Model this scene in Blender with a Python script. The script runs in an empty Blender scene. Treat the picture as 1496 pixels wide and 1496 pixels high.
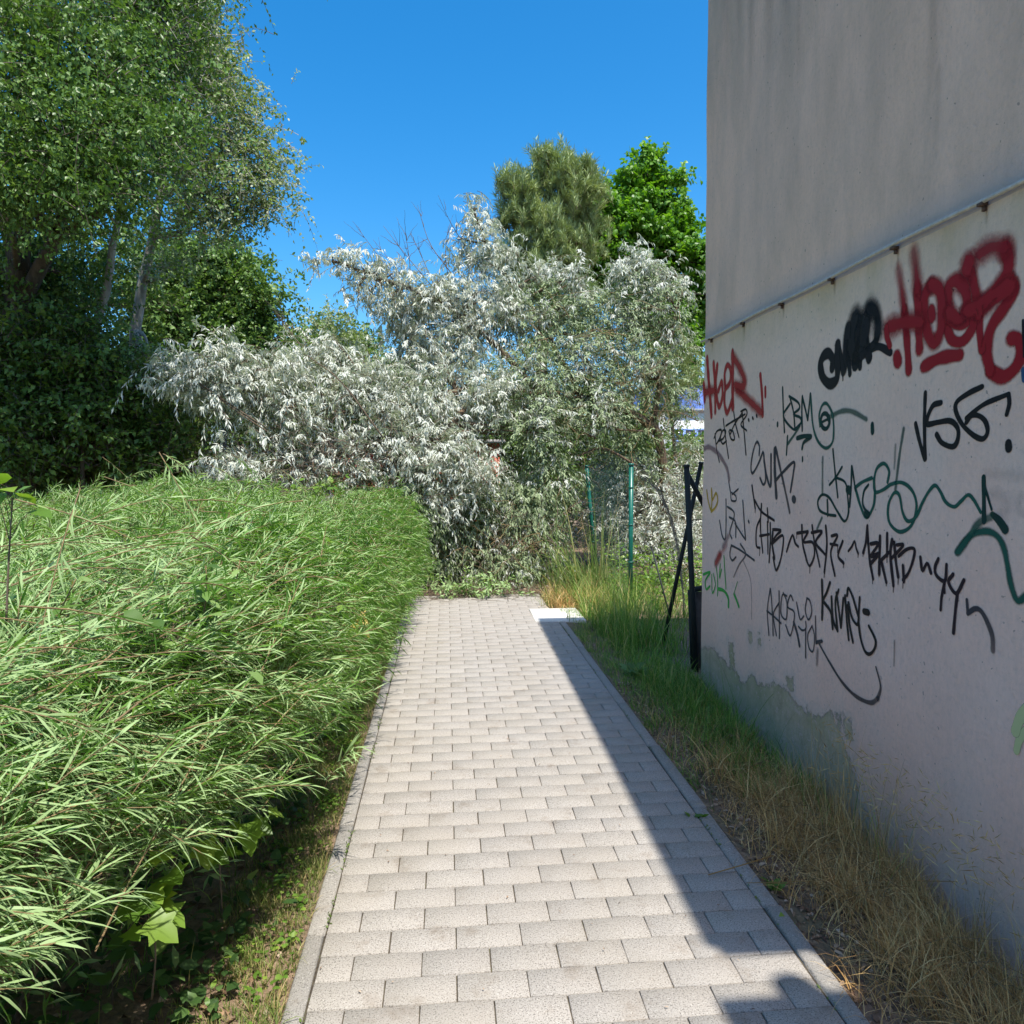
import bpy, math
import numpy as np
from mathutils import Matrix, Vector
rng = np.random.default_rng(7)
sc = bpy.context.scene
C = sc.collection

# ------------------------------------------------------------------ camera, light, exposure
F, H = 1087.7, 1.448          # focal length in photo pixels (1496 wide), eye height in metres
YAW, PITCH, ROLL = .0869, .0638, .0056
def cam_axes():
    cy, sy, cp, sp = math.cos(YAW), math.sin(YAW), math.cos(PITCH), math.sin(PITCH)
    f = np.array([sy*cp, cy*cp, -sp]); r = np.array([cy, -sy, 0.]); d = np.cross(f, r)
    cr, sr = math.cos(ROLL), math.sin(ROLL)
    return r*cr+d*sr, d*cr-r*sr, f
CR, CD, CF = cam_axes()
cd = bpy.data.cameras.new('camera'); cam = bpy.data.objects.new('camera', cd); C.objects.link(cam)
cam.matrix_world = Matrix(((CR[0], -CD[0], -CF[0], 0), (CR[1], -CD[1], -CF[1], 0), (CR[2], -CD[2], -CF[2], H), (0, 0, 0, 1)))
cd.sensor_width = 36; cd.lens = 36*F/1496; cd.clip_start = .05; cd.clip_end = 2000
sc.camera = cam
EYE = np.array([0, 0, H])
SUN = np.array([.89, -1.87, 4.55]); SUN /= np.linalg.norm(SUN)
EL = math.asin(SUN[2]); AZ = math.atan2(SUN[0], SUN[1])
w = bpy.data.worlds.new('World'); sc.world = w; w.use_nodes = True
nt = w.node_tree; bg = nt.nodes['Background']; sky = nt.nodes.new('ShaderNodeTexSky')
sky.sky_type = 'NISHITA'; sky.sun_disc = False; sky.sun_elevation = EL; sky.sun_rotation = AZ
sky.air_density = 1.0; sky.dust_density = 2.0; sky.ozone_density = 5.0; sky.altitude = 300
hs = nt.nodes.new('ShaderNodeHueSaturation'); hs.inputs['Hue'].default_value = .494; hs.inputs['Saturation'].default_value = 1.38
nt.links.new(sky.outputs[0], hs.inputs['Color']); nt.links.new(hs.outputs[0], bg.inputs[0]); bg.inputs[1].default_value = .108
sd = bpy.data.lights.new('sun', 'SUN'); sd.energy = 3.2; sd.angle = math.radians(.53); sd.color = (1, .95, .87)
so = bpy.data.objects.new('sun', sd); C.objects.link(so); so.rotation_euler = Vector(SUN).to_track_quat('Z', 'Y').to_euler()
sc.view_settings.view_transform = 'Standard'; sc.view_settings.look = 'None'
sc.view_settings.gamma = 1; sc.view_settings.use_curve_mapping = False; sc.view_settings.exposure = 1.2
sc.render.engine = 'CYCLES'; cy = sc.cycles
cy.max_bounces = 6; cy.diffuse_bounces = 4; cy.glossy_bounces = 2; cy.transmission_bounces = 4; cy.transparent_max_bounces = 16

# ------------------------------------------------------------------ helpers
def ray(x, y): return CR*(x-748)+CD*(y-748)+CF*F
def at(x, y, Y):
    v = ray(x, y); return EYE+v*(Y/v[1])
def gnd(x, y, z=0.):
    v = ray(x, y); return EYE+v*((z-H)/v[2])
def U(a, b, n=None): return rng.uniform(a, b, n)
def nrm(v): return v/np.maximum(np.linalg.norm(v, axis=-1, keepdims=True), 1e-9)

def node_mat(name):
    m = bpy.data.materials.new(name); m.use_nodes = True; t = m.node_tree
    return m, t, t.nodes['Principled BSDF'], t.nodes['Material Output']
def N(t, typ, **kw):
    n = t.nodes.new(typ)
    for k, v in kw.items():
        if k in n.inputs: n.inputs[k].default_value = v
        else: setattr(n, k, v)
    return n
def ramp(t, fac, stops):
    r = t.nodes.new('ShaderNodeValToRGB'); e = r.color_ramp.elements
    while len(e) < len(stops): e.new(.5)
    for k, (p, c) in enumerate(stops):
        e[k].position = p; e[k].color = (*c, 1) if len(c) == 3 else c
    t.links.new(fac, r.inputs[0]); return r.outputs[0]
def attr(t, name):
    a = t.nodes.new('ShaderNodeAttribute'); a.attribute_name = name; return a.outputs['Fac']
def pos(t):
    return t.nodes.new('ShaderNodeNewGeometry').outputs['Position']
def noise(t, scale, detail=4, rough=.55, vec=None):
    n = N(t, 'ShaderNodeTexNoise'); n.inputs['Scale'].default_value = scale; n.inputs['Detail'].default_value = detail
    n.inputs['Roughness'].default_value = rough
    t.links.new(vec if vec else pos(t), n.inputs['Vector']); return n.outputs['Fac']
def mapping(t, sx, sy, sz):
    m = N(t, 'ShaderNodeMapping'); m.inputs['Scale'].default_value = (sx, sy, sz)
    t.links.new(pos(t), m.inputs['Vector']); return m.outputs[0]
def mix(t, fac, a, b, mode='MIX'):
    m = t.nodes.new('ShaderNodeMix'); m.data_type = 'RGBA'; m.blend_type = mode
    for s, v in ((0, fac), (6, a), (7, b)):
        if isinstance(v, (int, float)): m.inputs[s].default_value = v
        elif isinstance(v, tuple): m.inputs[s].default_value = (*v, 1)
        else: t.links.new(v, m.inputs[s])
    return m.outputs[2]
def mth(t, op, a, b=None, c=None, clamp=False):
    m = t.nodes.new('ShaderNodeMath'); m.operation = op; m.use_clamp = clamp
    for s, v in enumerate((a, b, c)):
        if v is None: continue
        if isinstance(v, (int, float)): m.inputs[s].default_value = v
        else: t.links.new(v, m.inputs[s])
    return m.outputs[0]
def bump(t, bsdf, h, strength, dist=.01):
    b = t.nodes.new('ShaderNodeBump'); b.inputs['Strength'].default_value = strength; b.inputs['Distance'].default_value = dist
    t.links.new(h, b.inputs['Height']); t.links.new(b.outputs[0], bsdf.inputs['Normal'])
def leaf_mat(name, stops, trans=.3, rough=.5, back=None, tint=(1.15, 1.25, .55), spec=.35):
    m, t, b, o = node_mat(name)
    col = ramp(t, attr(t, 'v'), stops)
    if back:
        g = t.nodes.new('ShaderNodeNewGeometry'); col2 = mix(t, g.outputs['Backfacing'], col, back)
    else: col2 = col
    t.links.new(col2, b.inputs['Base Color']); b.inputs['Roughness'].default_value = rough
    b.inputs['Specular IOR Level'].default_value = spec
    tr = t.nodes.new('ShaderNodeBsdfTranslucent'); t.links.new(mix(t, 1., col, tint, 'MULTIPLY'), tr.inputs[0])
    ms = t.nodes.new('ShaderNodeMixShader'); ms.inputs[0].default_value = trans
    t.links.new(b.outputs[0], ms.inputs[1]); t.links.new(tr.outputs[0], ms.inputs[2]); t.links.new(ms.outputs[0], o.inputs[0])
    return m
def bark_mat(name, a, b_, scale=18, bs=.6):
    m, t, b, o = node_mat(name)
    v = mapping(t, 1, 1, .25); n = noise(t, scale, 6, .65, v)
    t.links.new(ramp(t, n, [(.3, a), (.7, b_)]), b.inputs['Base Color']); b.inputs['Roughness'].default_value = .9
    bump(t, b, n, bs, .02); return m
def plain_mat(name, col, rough=.6, metal=0., var=.25, scale=25, bs=.2):
    m, t, b, o = node_mat(name)
    n = noise(t, scale, 5, .6)
    t.links.new(ramp(t, n, [(.3, tuple(c*(1-var) for c in col)), (.7, tuple(min(1, c*(1+var)) for c in col))]), b.inputs['Base Color'])
    b.inputs['Roughness'].default_value = rough; b.inputs['Metallic'].default_value = metal
    bump(t, b, n, bs, .004); return m

def link(name, me, parent=None):
    o = bpy.data.objects.new(name, me); C.objects.link(o)
    if parent is not None: o.parent = parent
    return o
def tag(o, label=None, cat=None, group=None, kind=None):
    for k, v in (('label', label), ('category', cat), ('group', group), ('kind', kind)):
        if v: o[k] = v
    return o
def empty(name, loc, label, cat, group=None):
    o = bpy.data.objects.new(name, None); C.objects.link(o); o.location = loc; o.empty_display_size = .2
    return tag(o, label, cat, group)
def wloc(o):
    p = np.zeros(3)
    while o is not None: p += np.array(o.location); o = o.parent
    return p
def mesh_np(name, V, T, mat, attrs=None, smooth=False):
    """V (n,3) float, T (m,3) or (m,4) int"""
    V = np.asarray(V, np.float32); T = np.asarray(T, np.int32); k = T.shape[1]
    me = bpy.data.meshes.new(name); me.vertices.add(len(V)); me.vertices.foreach_set('co', V.ravel())
    me.loops.add(T.size); me.loops.foreach_set('vertex_index', T.ravel())
    me.polygons.add(len(T)); me.polygons.foreach_set('loop_start', np.arange(0, T.size, k, dtype=np.int32))
    if smooth: me.polygons.foreach_set('use_smooth', np.ones(len(T), bool))
    for an, av in (attrs or {}).items():
        a = me.attributes.new(an, 'FLOAT', 'POINT'); a.data.foreach_set('value', np.asarray(av, np.float32))
    me.update(); me.validate(); me.materials.append(mat); return me
def part(name, V, T, mat, parent=None, attrs=None, smooth=False):
    V = np.asarray(V, float)
    if parent is not None: V = V-wloc(parent)
    return link(name, mesh_np(name, V, T, mat, attrs, smooth), parent)

# --- boxes
BQ = np.array([[0, 3, 2, 1], [4, 5, 6, 7], [0, 1, 5, 4], [1, 2, 6, 5], [2, 3, 7, 6], [3, 0, 4, 7]])
def box(x0, x1, y0, y1, z0, z1):
    return np.array([[x0, y0, z0], [x1, y0, z0], [x1, y1, z0], [x0, y1, z0], [x0, y0, z1], [x1, y0, z1], [x1, y1, z1], [x0, y1, z1]], float), BQ
def join(parts):
    V, T, o = [], [], 0
    for v, t in parts: V.append(v); T.append(np.asarray(t)+o); o += len(v)
    return np.concatenate(V), np.concatenate(T)
def chamfer_box(x0, x1, y0, y1, z0, z1, c):
    V = []
    for z, i in ((z0, 0), (z1-c, 0), (z1, c)):
        V += [[x0+i, y0+i, z], [x1-i, y0+i, z], [x1-i, y1-i, z], [x0+i, y1-i, z]]
    T = [[8, 9, 10, 11]]
    for k in range(4):
        j = (k+1) % 4
        T += [[k, j, 4+j, 4+k], [4+k, 4+j, 8+j, 8+k]]
    return np.array(V, float), np.array(T)
# --- tubes: P (n,k,3), R (n,k)
def tubes(P, R, sides=5):
    P = np.asarray(P, float); R = np.asarray(R, float); n, k, _ = P.shape
    D = np.empty_like(P); D[:, 1:-1] = P[:, 2:]-P[:, :-2]; D[:, 0] = P[:, 1]-P[:, 0]; D[:, -1] = P[:, -1]-P[:, -2]; D = nrm(D)
    ref = np.tile([0., 0., 1.], (n, 1)); m = np.abs(D[:, :, 2]).mean(1) > .8; ref[m] = [1., 0, 0]; ref = ref[:, None, :]
    A = nrm(np.cross(D, np.broadcast_to(ref, D.shape))); B = np.cross(D, A)
    th = np.arange(sides)*2*np.pi/sides
    V = P[:, :, None, :]+R[:, :, None, None]*(A[:, :, None, :]*np.cos(th)[None, None, :, None]+B[:, :, None, :]*np.sin(th)[None, None, :, None])
    base = (np.arange(n)*k*sides)[:, None, None]+(np.arange(k-1)*sides)[None, :, None]
    s = np.arange(sides)[None, None, :]; s2 = (s+1) % sides
    T = np.stack([base+s, base+s2, base+sides+s2, base+sides+s], -1).reshape(-1, 4)
    return V.reshape(-1, 3), T
def polytube(pts, rad, sides=8, cap=True):
    pts = np.asarray(pts, float); rad = np.broadcast_to(np.asarray(rad, float), (len(pts),))
    if cap:
        pts = np.concatenate([pts[:1], pts, pts[-1:]+(pts[-1:]-pts[-2:-1])*1e-4]); rad = np.concatenate([[1e-4], rad, [1e-4]])
        pts[0] = pts[1]-(pts[2]-pts[1])*1e-4
    return tubes(pts[None], rad[None], sides)
def smooth_line(p, n):
    p = np.asarray(p, float)
    if len(p) == 2: return p[0]+(p[1]-p[0])*np.linspace(0, 1, n)[:, None]
    q = np.concatenate([2*p[:1]-p[1:2], p, 2*p[-1:]-p[-2:-1]]); out = []
    seg = len(p)-1; ts = np.linspace(0, seg-1e-6, n)
    for t_ in ts:
        i = int(t_); u = t_-i; a, b, c, d = q[i], q[i+1], q[i+2], q[i+3]
        out.append(.5*((2*b)+(c-a)*u+(2*a-5*b+4*c-d)*u*u+(3*b-a-3*c+d)*u**3))
    return np.array(out)

# --- leaves
def leaves(P, D, Nn, L, W, kind='kite', v=None, bend=.15, fold=.15):
    n = len(P); D = nrm(D); S = nrm(np.cross(D, Nn)); Nn = np.cross(S, D)
    L = np.broadcast_to(L, (n,)); W = np.broadcast_to(W, (n,))
    if v is None: v = rng.random(n)
    if kind == 'kite':
        tpl = [(0, 0, 0), (.45, -.5, fold), (1, 0, 0), (.45, .5, fold)]; tri = [(0, 1, 2), (0, 2, 3)]
    elif kind == 'lance':
        tpl = [(0, 0, 0), (.32, -.5, fold), (.32, .5, fold), (.7, -.36, fold), (.7, .36, fold), (1, 0, 0)]
        tri = [(0, 1, 2), (1, 3, 4), (1, 4, 2), (3, 5, 4)]
    elif kind == 'oval':
        tpl = [(0, 0, 0), (.25, -.42, fold), (.6, -.45, fold), (1, 0, 0), (.6, .45, fold), (.25, .42, fold)]
        tri = [(0, 1, 5), (1, 2, 5), (2, 4, 5), (2, 3, 4)]
    elif kind == 'lobed':
        r = [(0, 0), (.02, -.28), (-.02, -.5), (.3, -.38), (.5, -.62), (.55, -.3), (.75, -.25), (1, 0), (.75, .25), (.55, .3), (.5, .62), (.3, .38), (-.02, .5), (.02, .28)]
        tpl = [(a, b, fold*abs(b)*2) for a, b in r]+[(.35, 0, 0)]
        tri = [(14, (i+1) % 14, i) for i in range(14)]
    tpl = np.array(tpl); tri = np.array(tri); k = len(tpl)
    V = P[:, None, :]+D[:, None, :]*(tpl[None, :, 0, None]*L[:, None, None])+S[:, None, :]*(tpl[None, :, 1, None]*W[:, None, None]) \
        + Nn[:, None, :]*((tpl[None, :, 2, None]*W[:, None, None])-bend*(tpl[None, :, 0, None]**2)*L[:, None, None])
    T = (np.arange(n)*k)[:, None, None]+tri[None]
    return V.reshape(-1, 3), T.reshape(-1, 3), np.repeat(v, k)
def twig_leaves(O, D, TL, K, ang=.6, droop=0., ldroop=.3, jit=.25, t0=.15, curve=None):
    """leaf bases and directions along n twigs; returns P, D, N, and twig polylines"""
    n = len(O); D = nrm(D); TL = np.broadcast_to(TL, (n,))
    t = np.linspace(t0, 1, K)[None, :]+U(-.5, .5, (n, K))/K
    g = np.array([0, 0, -1.]) if curve is None else curve
    P = O[:, None, :]+D[:, None, :]*(t*TL[:, None])[..., None]+g*(droop*(t**2)*TL[:, None])[..., None]
    T = nrm(D[:, None, :]+g*(2*droop*t)[..., None])
    az = (np.arange(K)[None, :]*2.4+U(0, 6.28, (n, 1)))+U(-.3, .3, (n, K))
    A = nrm(np.cross(T, np.array([.13, .21, .97]))); B = np.cross(T, A)
    Rr = A*np.cos(az)[..., None]+B*np.sin(az)[..., None]
    LD = nrm(T*math.cos(ang)+Rr*math.sin(ang)+np.array([0, 0, -1.])*ldroop+rng.normal(0, jit, P.shape))
    NN = nrm(T*.6-Rr*.3+np.array([0, 0, .9])+rng.normal(0, .35, P.shape))
    s = np.linspace(0, 1, 5)[None, :]
    TW = O[:, None, :]+D[:, None, :]*(s*TL[:, None])[..., None]+g*(droop*(s**2)*TL[:, None])[..., None]
    return P.reshape(-1, 3), LD.reshape(-1, 3), NN.reshape(-1, 3), TW
def sphere_dirs(n):
    return nrm(rng.normal(0, 1, (n, 3)))

# ------------------------------------------------------------------ materials
M = {}
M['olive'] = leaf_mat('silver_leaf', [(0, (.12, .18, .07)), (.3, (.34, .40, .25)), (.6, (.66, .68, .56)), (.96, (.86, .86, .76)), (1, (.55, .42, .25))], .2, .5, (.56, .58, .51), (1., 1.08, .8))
M['olive_dark'] = leaf_mat('silver_leaf_green', [(0, (.06, .12, .035)), (.5, (.15, .23, .08)), (1, (.34, .42, .20))], .25, .5, (.30, .37, .2), (1., 1.1, .7))  # greener leaf, also the darker colour standing for shade inside the crown
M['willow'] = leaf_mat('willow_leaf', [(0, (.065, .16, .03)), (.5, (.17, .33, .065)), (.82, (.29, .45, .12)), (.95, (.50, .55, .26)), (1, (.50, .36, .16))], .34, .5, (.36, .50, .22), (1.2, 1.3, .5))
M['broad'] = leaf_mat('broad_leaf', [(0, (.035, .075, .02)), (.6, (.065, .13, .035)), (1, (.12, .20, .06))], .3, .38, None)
M['dense'] = leaf_mat('dense_leaf', [(0, (.06, .12, .025)), (.6, (.12, .215, .045)), (1, (.24, .35, .11))], .3, .4, None)
M['poplar'] = leaf_mat('poplar_leaf', [(0, (.14, .20, .07)), (.6, (.25, .33, .13)), (1, (.40, .46, .22))], .45, .38, (.4, .46, .28))
M['maple'] = leaf_mat('maple_leaf', [(0, (.06, .16, .015)), (.6, (.13, .28, .025)), (1, (.23, .40, .05))], .4, .4, None, (1.3, 1.4, .4))
M['lime'] = leaf_mat('bright_leaf', [(0, (.09, .18, .025)), (.6, (.15, .27, .04)), (1, (.26, .37, .06))], .4, .4, None, (1.3, 1.3, .4))
M['pine'] = leaf_mat('pine_needle', [(0, (.18, .25, .11)), (.6, (.33, .41, .18)), (1, (.5, .55, .27))], .15, .5, None)
M['shade'] = leaf_mat('undergrowth_leaf', [(0, (.05, .10, .018)), (.6, (.11, .19, .035)), (1, (.20, .30, .06))], .25, .45, None)  # darker undergrowth leaf; shade below the trees is partly in this colour
M['grass'] = leaf_mat('grass_blade', [(0, (.07, .16, .025)), (.5, (.16, .31, .045)), (.8, (.28, .40, .09)), (1, (.60, .46, .18))], .3, .45, None)
M['lawn'] = leaf_mat('lawn_blade', [(0, (.10, .16, .03)), (.45, (.18, .24, .06)), (.7, (.32, .32, .11)), (1, (.46, .34, .17))], .3, .5, None)
M['straw'] = leaf_mat('straw', [(0, (.34, .19, .06)), (.5, (.60, .36, .13)), (1, (.80, .58, .26))], .15, .6, None, (1, 1, .8))
M['reed'] = leaf_mat('reed_blade', [(0, (.12, .2, .05)), (.5, (.2, .29, .09)), (.8, (.3, .34, .14)), (1, (.42, .34, .14))], .3, .45, None)
M['litter'] = leaf_mat('dry_leaf', [(0, (.08, .045, .03)), (.5, (.2, .12, .07)), (.8, (.34, .22, .13)), (1, (.46, .36, .27))], .1, .7, None, (1, 1, 1))
M['yellow'] = leaf_mat('yellow_leaf', [(0, (.3, .25, .05)), (1, (.5, .4, .1))], .3, .5, None)
M['twig'] = bark_mat('twig_bark', (.08, .055, .04), (.2, .15, .11), 40)
M['redtwig'] = bark_mat('reddish_twig', (.13, .08, .04), (.3, .22, .1), 40)
M['bark'] = bark_mat('dark_bark', (.04, .03, .02), (.13, .10, .07), 22)
M['pale_bark'] = bark_mat('pale_bark', (.16, .14, .11), (.46, .43, .36), 14)
M['brown_bark'] = bark_mat('brown_bark', (.045, .03, .02), (.20, .14, .085), 30, 1.0)
M['green_paint'] = plain_mat('green_painted_steel', (.008, .12, .085), .35, 0, .2)
M['dark_paint'] = plain_mat('black_green_steel', (.012, .016, .014), .75, 0, .3)
M['wire'] = plain_mat('green_wire', (.01, .12, .09), .4, 0, .2)
M['grey_metal'] = plain_mat('galvanised_metal', (.33, .35, .37), .5, .4, .2)
M['concrete_white'] = plain_mat('pale_concrete', (.62, .60, .55), .85, 0, .08, 60)
M['red'] = plain_mat('red_boards', (.55, .09, .045), .6)
M['cloth'] = plain_mat('white_render', (.78, .78, .76), .8, 0, .04)
M['blue'] = plain_mat('blue_sheet', (.10, .18, .48), .5, 0, .06, 3)
M['blueframe'] = plain_mat('blue_frame', (.22, .34, .72), .5, 0, .05)
M['stone'] = plain_mat('pale_stone', (.34, .32, .30), .8, 0, .3)
def glass():
    m, t, b, o = node_mat('window_glass'); b.inputs['Base Color'].default_value = (.03, .04, .06, 1)
    b.inputs['Roughness'].default_value = .08; b.inputs['Specular IOR Level'].default_value = .8; return m
M['glass'] = glass()
M['rail'] = plain_mat('pale_painted_rail', (.46, .42, .36), .6, 0, .18, 40)
M['rust'] = plain_mat('rusty_clip', (.10, .06, .04), .9, 0, .3, 60)
def paver_mat(name, base, shared=True):
    m, t, b, o = node_mat(name)
    oi = t.nodes.new('ShaderNodeObjectInfo').outputs['Random'] if shared else attr(t, 'v')
    v = pos(t)
    big = noise(t, 3.0, 3, .5, v); sp = noise(t, 230, 2, .6, v); sp2 = noise(t, 150, 2, .5, v)
    c = ramp(t, oi, [(0, tuple(x*.955 for x in base)), (.5, base), (1, tuple(x*1.04 for x in base))])
    c = mix(t, mth(t, 'MULTIPLY', ramp(t, sp, [(.38, (1, 1, 1)), (.46, (0, 0, 0))]), .8), c, (.09, .08, .07))
    c = mix(t, mth(t, 'MULTIPLY', ramp(t, sp2, [(.6, (0, 0, 0)), (.7, (1, 1, 1))]), .45), c, (.60, .57, .51))
    c = mix(t, mth(t, 'MULTIPLY', ramp(t, big, [(.35, (1, 1, 1)), (.6, (0, 0, 0))]), .22), c, (.26, .225, .17))
    st = noise(t, 7, 6, .7, v); c = mix(t, mth(t, 'MULTIPLY', ramp(t, st, [(.56, (0, 0, 0)), (.70, (1, 1, 1))]), .5), c, (.17, .13, .09))
    st2 = noise(t, 1.1, 4, .6, v); c = mix(t, mth(t, 'MULTIPLY', ramp(t, st2, [(.4, (0, 0, 0)), (.7, (1, 1, 1))]), .2), c, (.33, .29, .25))
    t.links.new(c, b.inputs['Base Color']); b.inputs['Roughness'].default_value = .88
    bump(t, b, mth(t, 'ADD', sp, sp2), .55, .002); return m
M['paver'] = paver_mat('paver_concrete', (.345, .318, .282)); M['paver_far'] = paver_mat('paver_concrete_far', (.345, .318, .282), False)
M['kerb'] = paver_mat('kerb_concrete', (.27, .255, .23))
def soil_mat():
    m, t, b, o = node_mat('soil_ground')
    n1 = noise(t, 2.2, 5); n2 = noise(t, 45, 6, .7); n3 = noise(t, 160, 3, .6)
    c = ramp(t, n2, [(.3, (.10, .066, .042)), (.55, (.23, .155, .10)), (.75, (.38, .28, .19))])
    c = mix(t, mth(t, 'MULTIPLY', ramp(t, n1, [(.45, (0, 0, 0)), (.62, (1, 1, 1))]), .5), c, (.07, .085, .03))
    # open dry patch beyond the fence
    sx = N(t, 'ShaderNodeSeparateXYZ'); t.links.new(pos(t), sx.inputs[0])
    dx = mth(t, 'MULTIPLY', mth(t, 'SUBTRACT', sx.outputs[0], 3.3), .5); dy = mth(t, 'MULTIPLY', mth(t, 'SUBTRACT', sx.outputs[1], 9.6), .45)
    d = mth(t, 'ADD', mth(t, 'MULTIPLY', dx, dx), mth(t, 'MULTIPLY', dy, dy))
    c = mix(t, ramp(t, mth(t, 'ADD', d, mth(t, 'MULTIPLY', n2, .8)), [(.6, (.8, .8, .8)), (1., (0, 0, 0))]), c, (.30, .22, .16))
    t.links.new(c, b.inputs['Base Color']); b.inputs['Roughness'].default_value = .95
    bump(t, b, mth(t, 'ADD', n2, n3), .4, .012); return m
M['soil'] = soil_mat()
def joint_mat():
    m, t, b, o = node_mat('joint_sand')
    n = noise(t, 60, 4); c = ramp(t, n, [(.35, (.05, .038, .026)), (.6, (.11, .09, .06)), (.75, (.07, .09, .03))])
    t.links.new(c, b.inputs['Base Color']); b.inputs['Roughness'].default_value = 1; return m
M['joint'] = joint_mat()

# ------------------------------------------------------------------ the wall's frame
TH = math.radians(.8); WU = np.array([math.sin(TH), math.cos(TH), 0]); WN = np.array([-math.cos(TH), math.sin(TH), 0])
COR = np.array([1.735, 4.93, 0.]); HB = 4.55
def wall_uz(px, py):
    v = ray(px, py); t_ = np.dot(COR-EYE, WN)/np.dot(v, WN); p = EYE+v*t_
    return np.array([np.dot(p-COR, WU), p[2], np.linalg.norm(p-EYE)])
def wall_p(u, z, off=0.):
    return COR+WU*np.asarray(u)[..., None]+WN*np.asarray(off)[..., None]+np.array([0, 0, 1.])*np.asarray(z)[..., None]
WX = lambda y: COR[0]+(y-COR[1])*math.tan(TH)

# ------------------------------------------------------------------ ground
def ground_z(x, y):
    x = np.asarray(x, float); y = np.asarray(y, float)
    n = .012*np.sin(x*7.1+y*3.3)*np.cos(y*6.3-x*2.)+.006*np.sin(x*23+y*17)
    z = np.where(x < -.46, -.015-.04*np.clip((-.46-x)/.4, 0, 1), -.02)
    z = np.where(x > 1.09, -.02-.10*np.clip((x-1.09)/.55, 0, 1)*np.clip((6.5-y)/3., 0, 1), z)
    z = z+n
    inp = (x > -.452) & (x < 1.08) & (y < 8.35)
    return np.where(inp, -.075, z)
gx = np.unique(np.concatenate([np.arange(-3, 4, .06), np.arange(-12, 14, .5), [-.453, -.451, 1.079, 1.081], np.geomspace(14, 900, 14), -np.geomspace(12, 900, 14)]))
gy = np.unique(np.concatenate([np.arange(.4, 9.5, .06), np.arange(-6, 20, .5), [8.349, 8.351], np.geomspace(20, 900, 16), -np.geomspace(6, 900, 12)]))
GX, GY = np.meshgrid(gx, gy, indexing='ij')
GV = np.stack([GX, GY, ground_z(GX, GY)], -1).reshape(-1, 3)
ii, jj = np.meshgrid(np.arange(len(gx)-1), np.arange(len(gy)-1), indexing='ij'); b0 = (ii*len(gy)+jj).ravel()
tag(part('ground', GV, np.stack([b0, b0+len(gy), b0+len(gy)+1, b0+1], 1), M['soil'], smooth=True), 'dark soil ground on both sides of the path', kind='structure')

# ------------------------------------------------------------------ path of pavers and kerbs
PX0, PX1 = -.388, 1.012; DY = .1103; Y00 = 1.93
V, T = box(PX0-.006, PX1+.006, -1.5, 8.3, -.07, -.007)
path = tag(part('path', V, T, M['joint']), 'grey block paved footpath leading to the fallen silver bush', kind='structure')
cells = []
for r in range(-30, 58):
    y = Y00+r*DY
    if r % 2: xs = [PX0+.2*k for k in range(8)]
    else: xs = [PX0]+[PX0+.1+.2*k for k in range(7)]+[PX1]
    for a, b_ in zip(xs[:-1], xs[1:]): cells.append((a, b_, y-DY, y))
def gapw(): return .0022
full = {}
def paver_mesh(w_, v_):
    k = (round(w_, 2), v_)
    if k not in full:
        V, T = chamfer_box(-w_/2+.0018, w_/2-.0018, -DY/2+.0016, DY/2-.0016, -.06, 0, .0018)
        V[8:, :2] += rng.normal(0, .0006, (4, 2))
        full[k] = mesh_np('paver', V, T, M['paver'])
    return full[k]
near = [c for c in cells if 1.7 < c[3] < 5.6][:300]; nearset = set(near); nn = 0
for (a, b_, y0, y1) in near:
    o = link('paver', paver_mesh(b_-a, int(rng.integers(0, 5))), path)
    o.location = ((a+b_)/2+U(-.0008, .0008), (y0+y1)/2+U(-.0008, .0008), U(-.0010, .0008))
    o.rotation_euler = (U(-.004, .004), U(-.003, .003), U(-.004, .004))
rest = []; vv = []
for c in cells:
    if c in nearset: continue
    a, b_, y0, y1 = c
    V, T = chamfer_box(a+.0018, b_-.0018, y0+.0016, y1-.0016, -.06, U(-.0008, .0006), .0016)
    rest.append((V, T)); vv.append(np.full(len(V), rng.random()))
V, T = join(rest); tag(part('paver', V, T, M['paver_far'], path, {'v': np.concatenate(vv)}), kind='stuff')
def kerb_run(x0, x1, y0, start, yend):
    y = start
    while y < yend:
        V, T = chamfer_box(-(x1-x0)/2, (x1-x0)/2, -.348, .348, -.12, 0, .006)
        me = mesh_np('kerb_stone', V, T, M['kerb'])
        o = link('kerb_stone', me, path); o.location = ((x0+x1)/2+U(-.003, .003), y+.35, .002+U(-.002, .002)); o.rotation_euler = (U(-.004, .004), 0, U(-.003, .003))
        y += .70
kerb_run(-.446, -.391, 0, -.54, 7.8); kerb_run(1.016, 1.074, 0, -.53, 6.5)
cover = part('concrete_cover', *chamfer_box(.80, 1.27, 6.72, 7.30, -.06, .012, .006), M['concrete_white'])
tag(cover, 'bright white square concrete slab at the right far edge of the path', 'slab')

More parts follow.
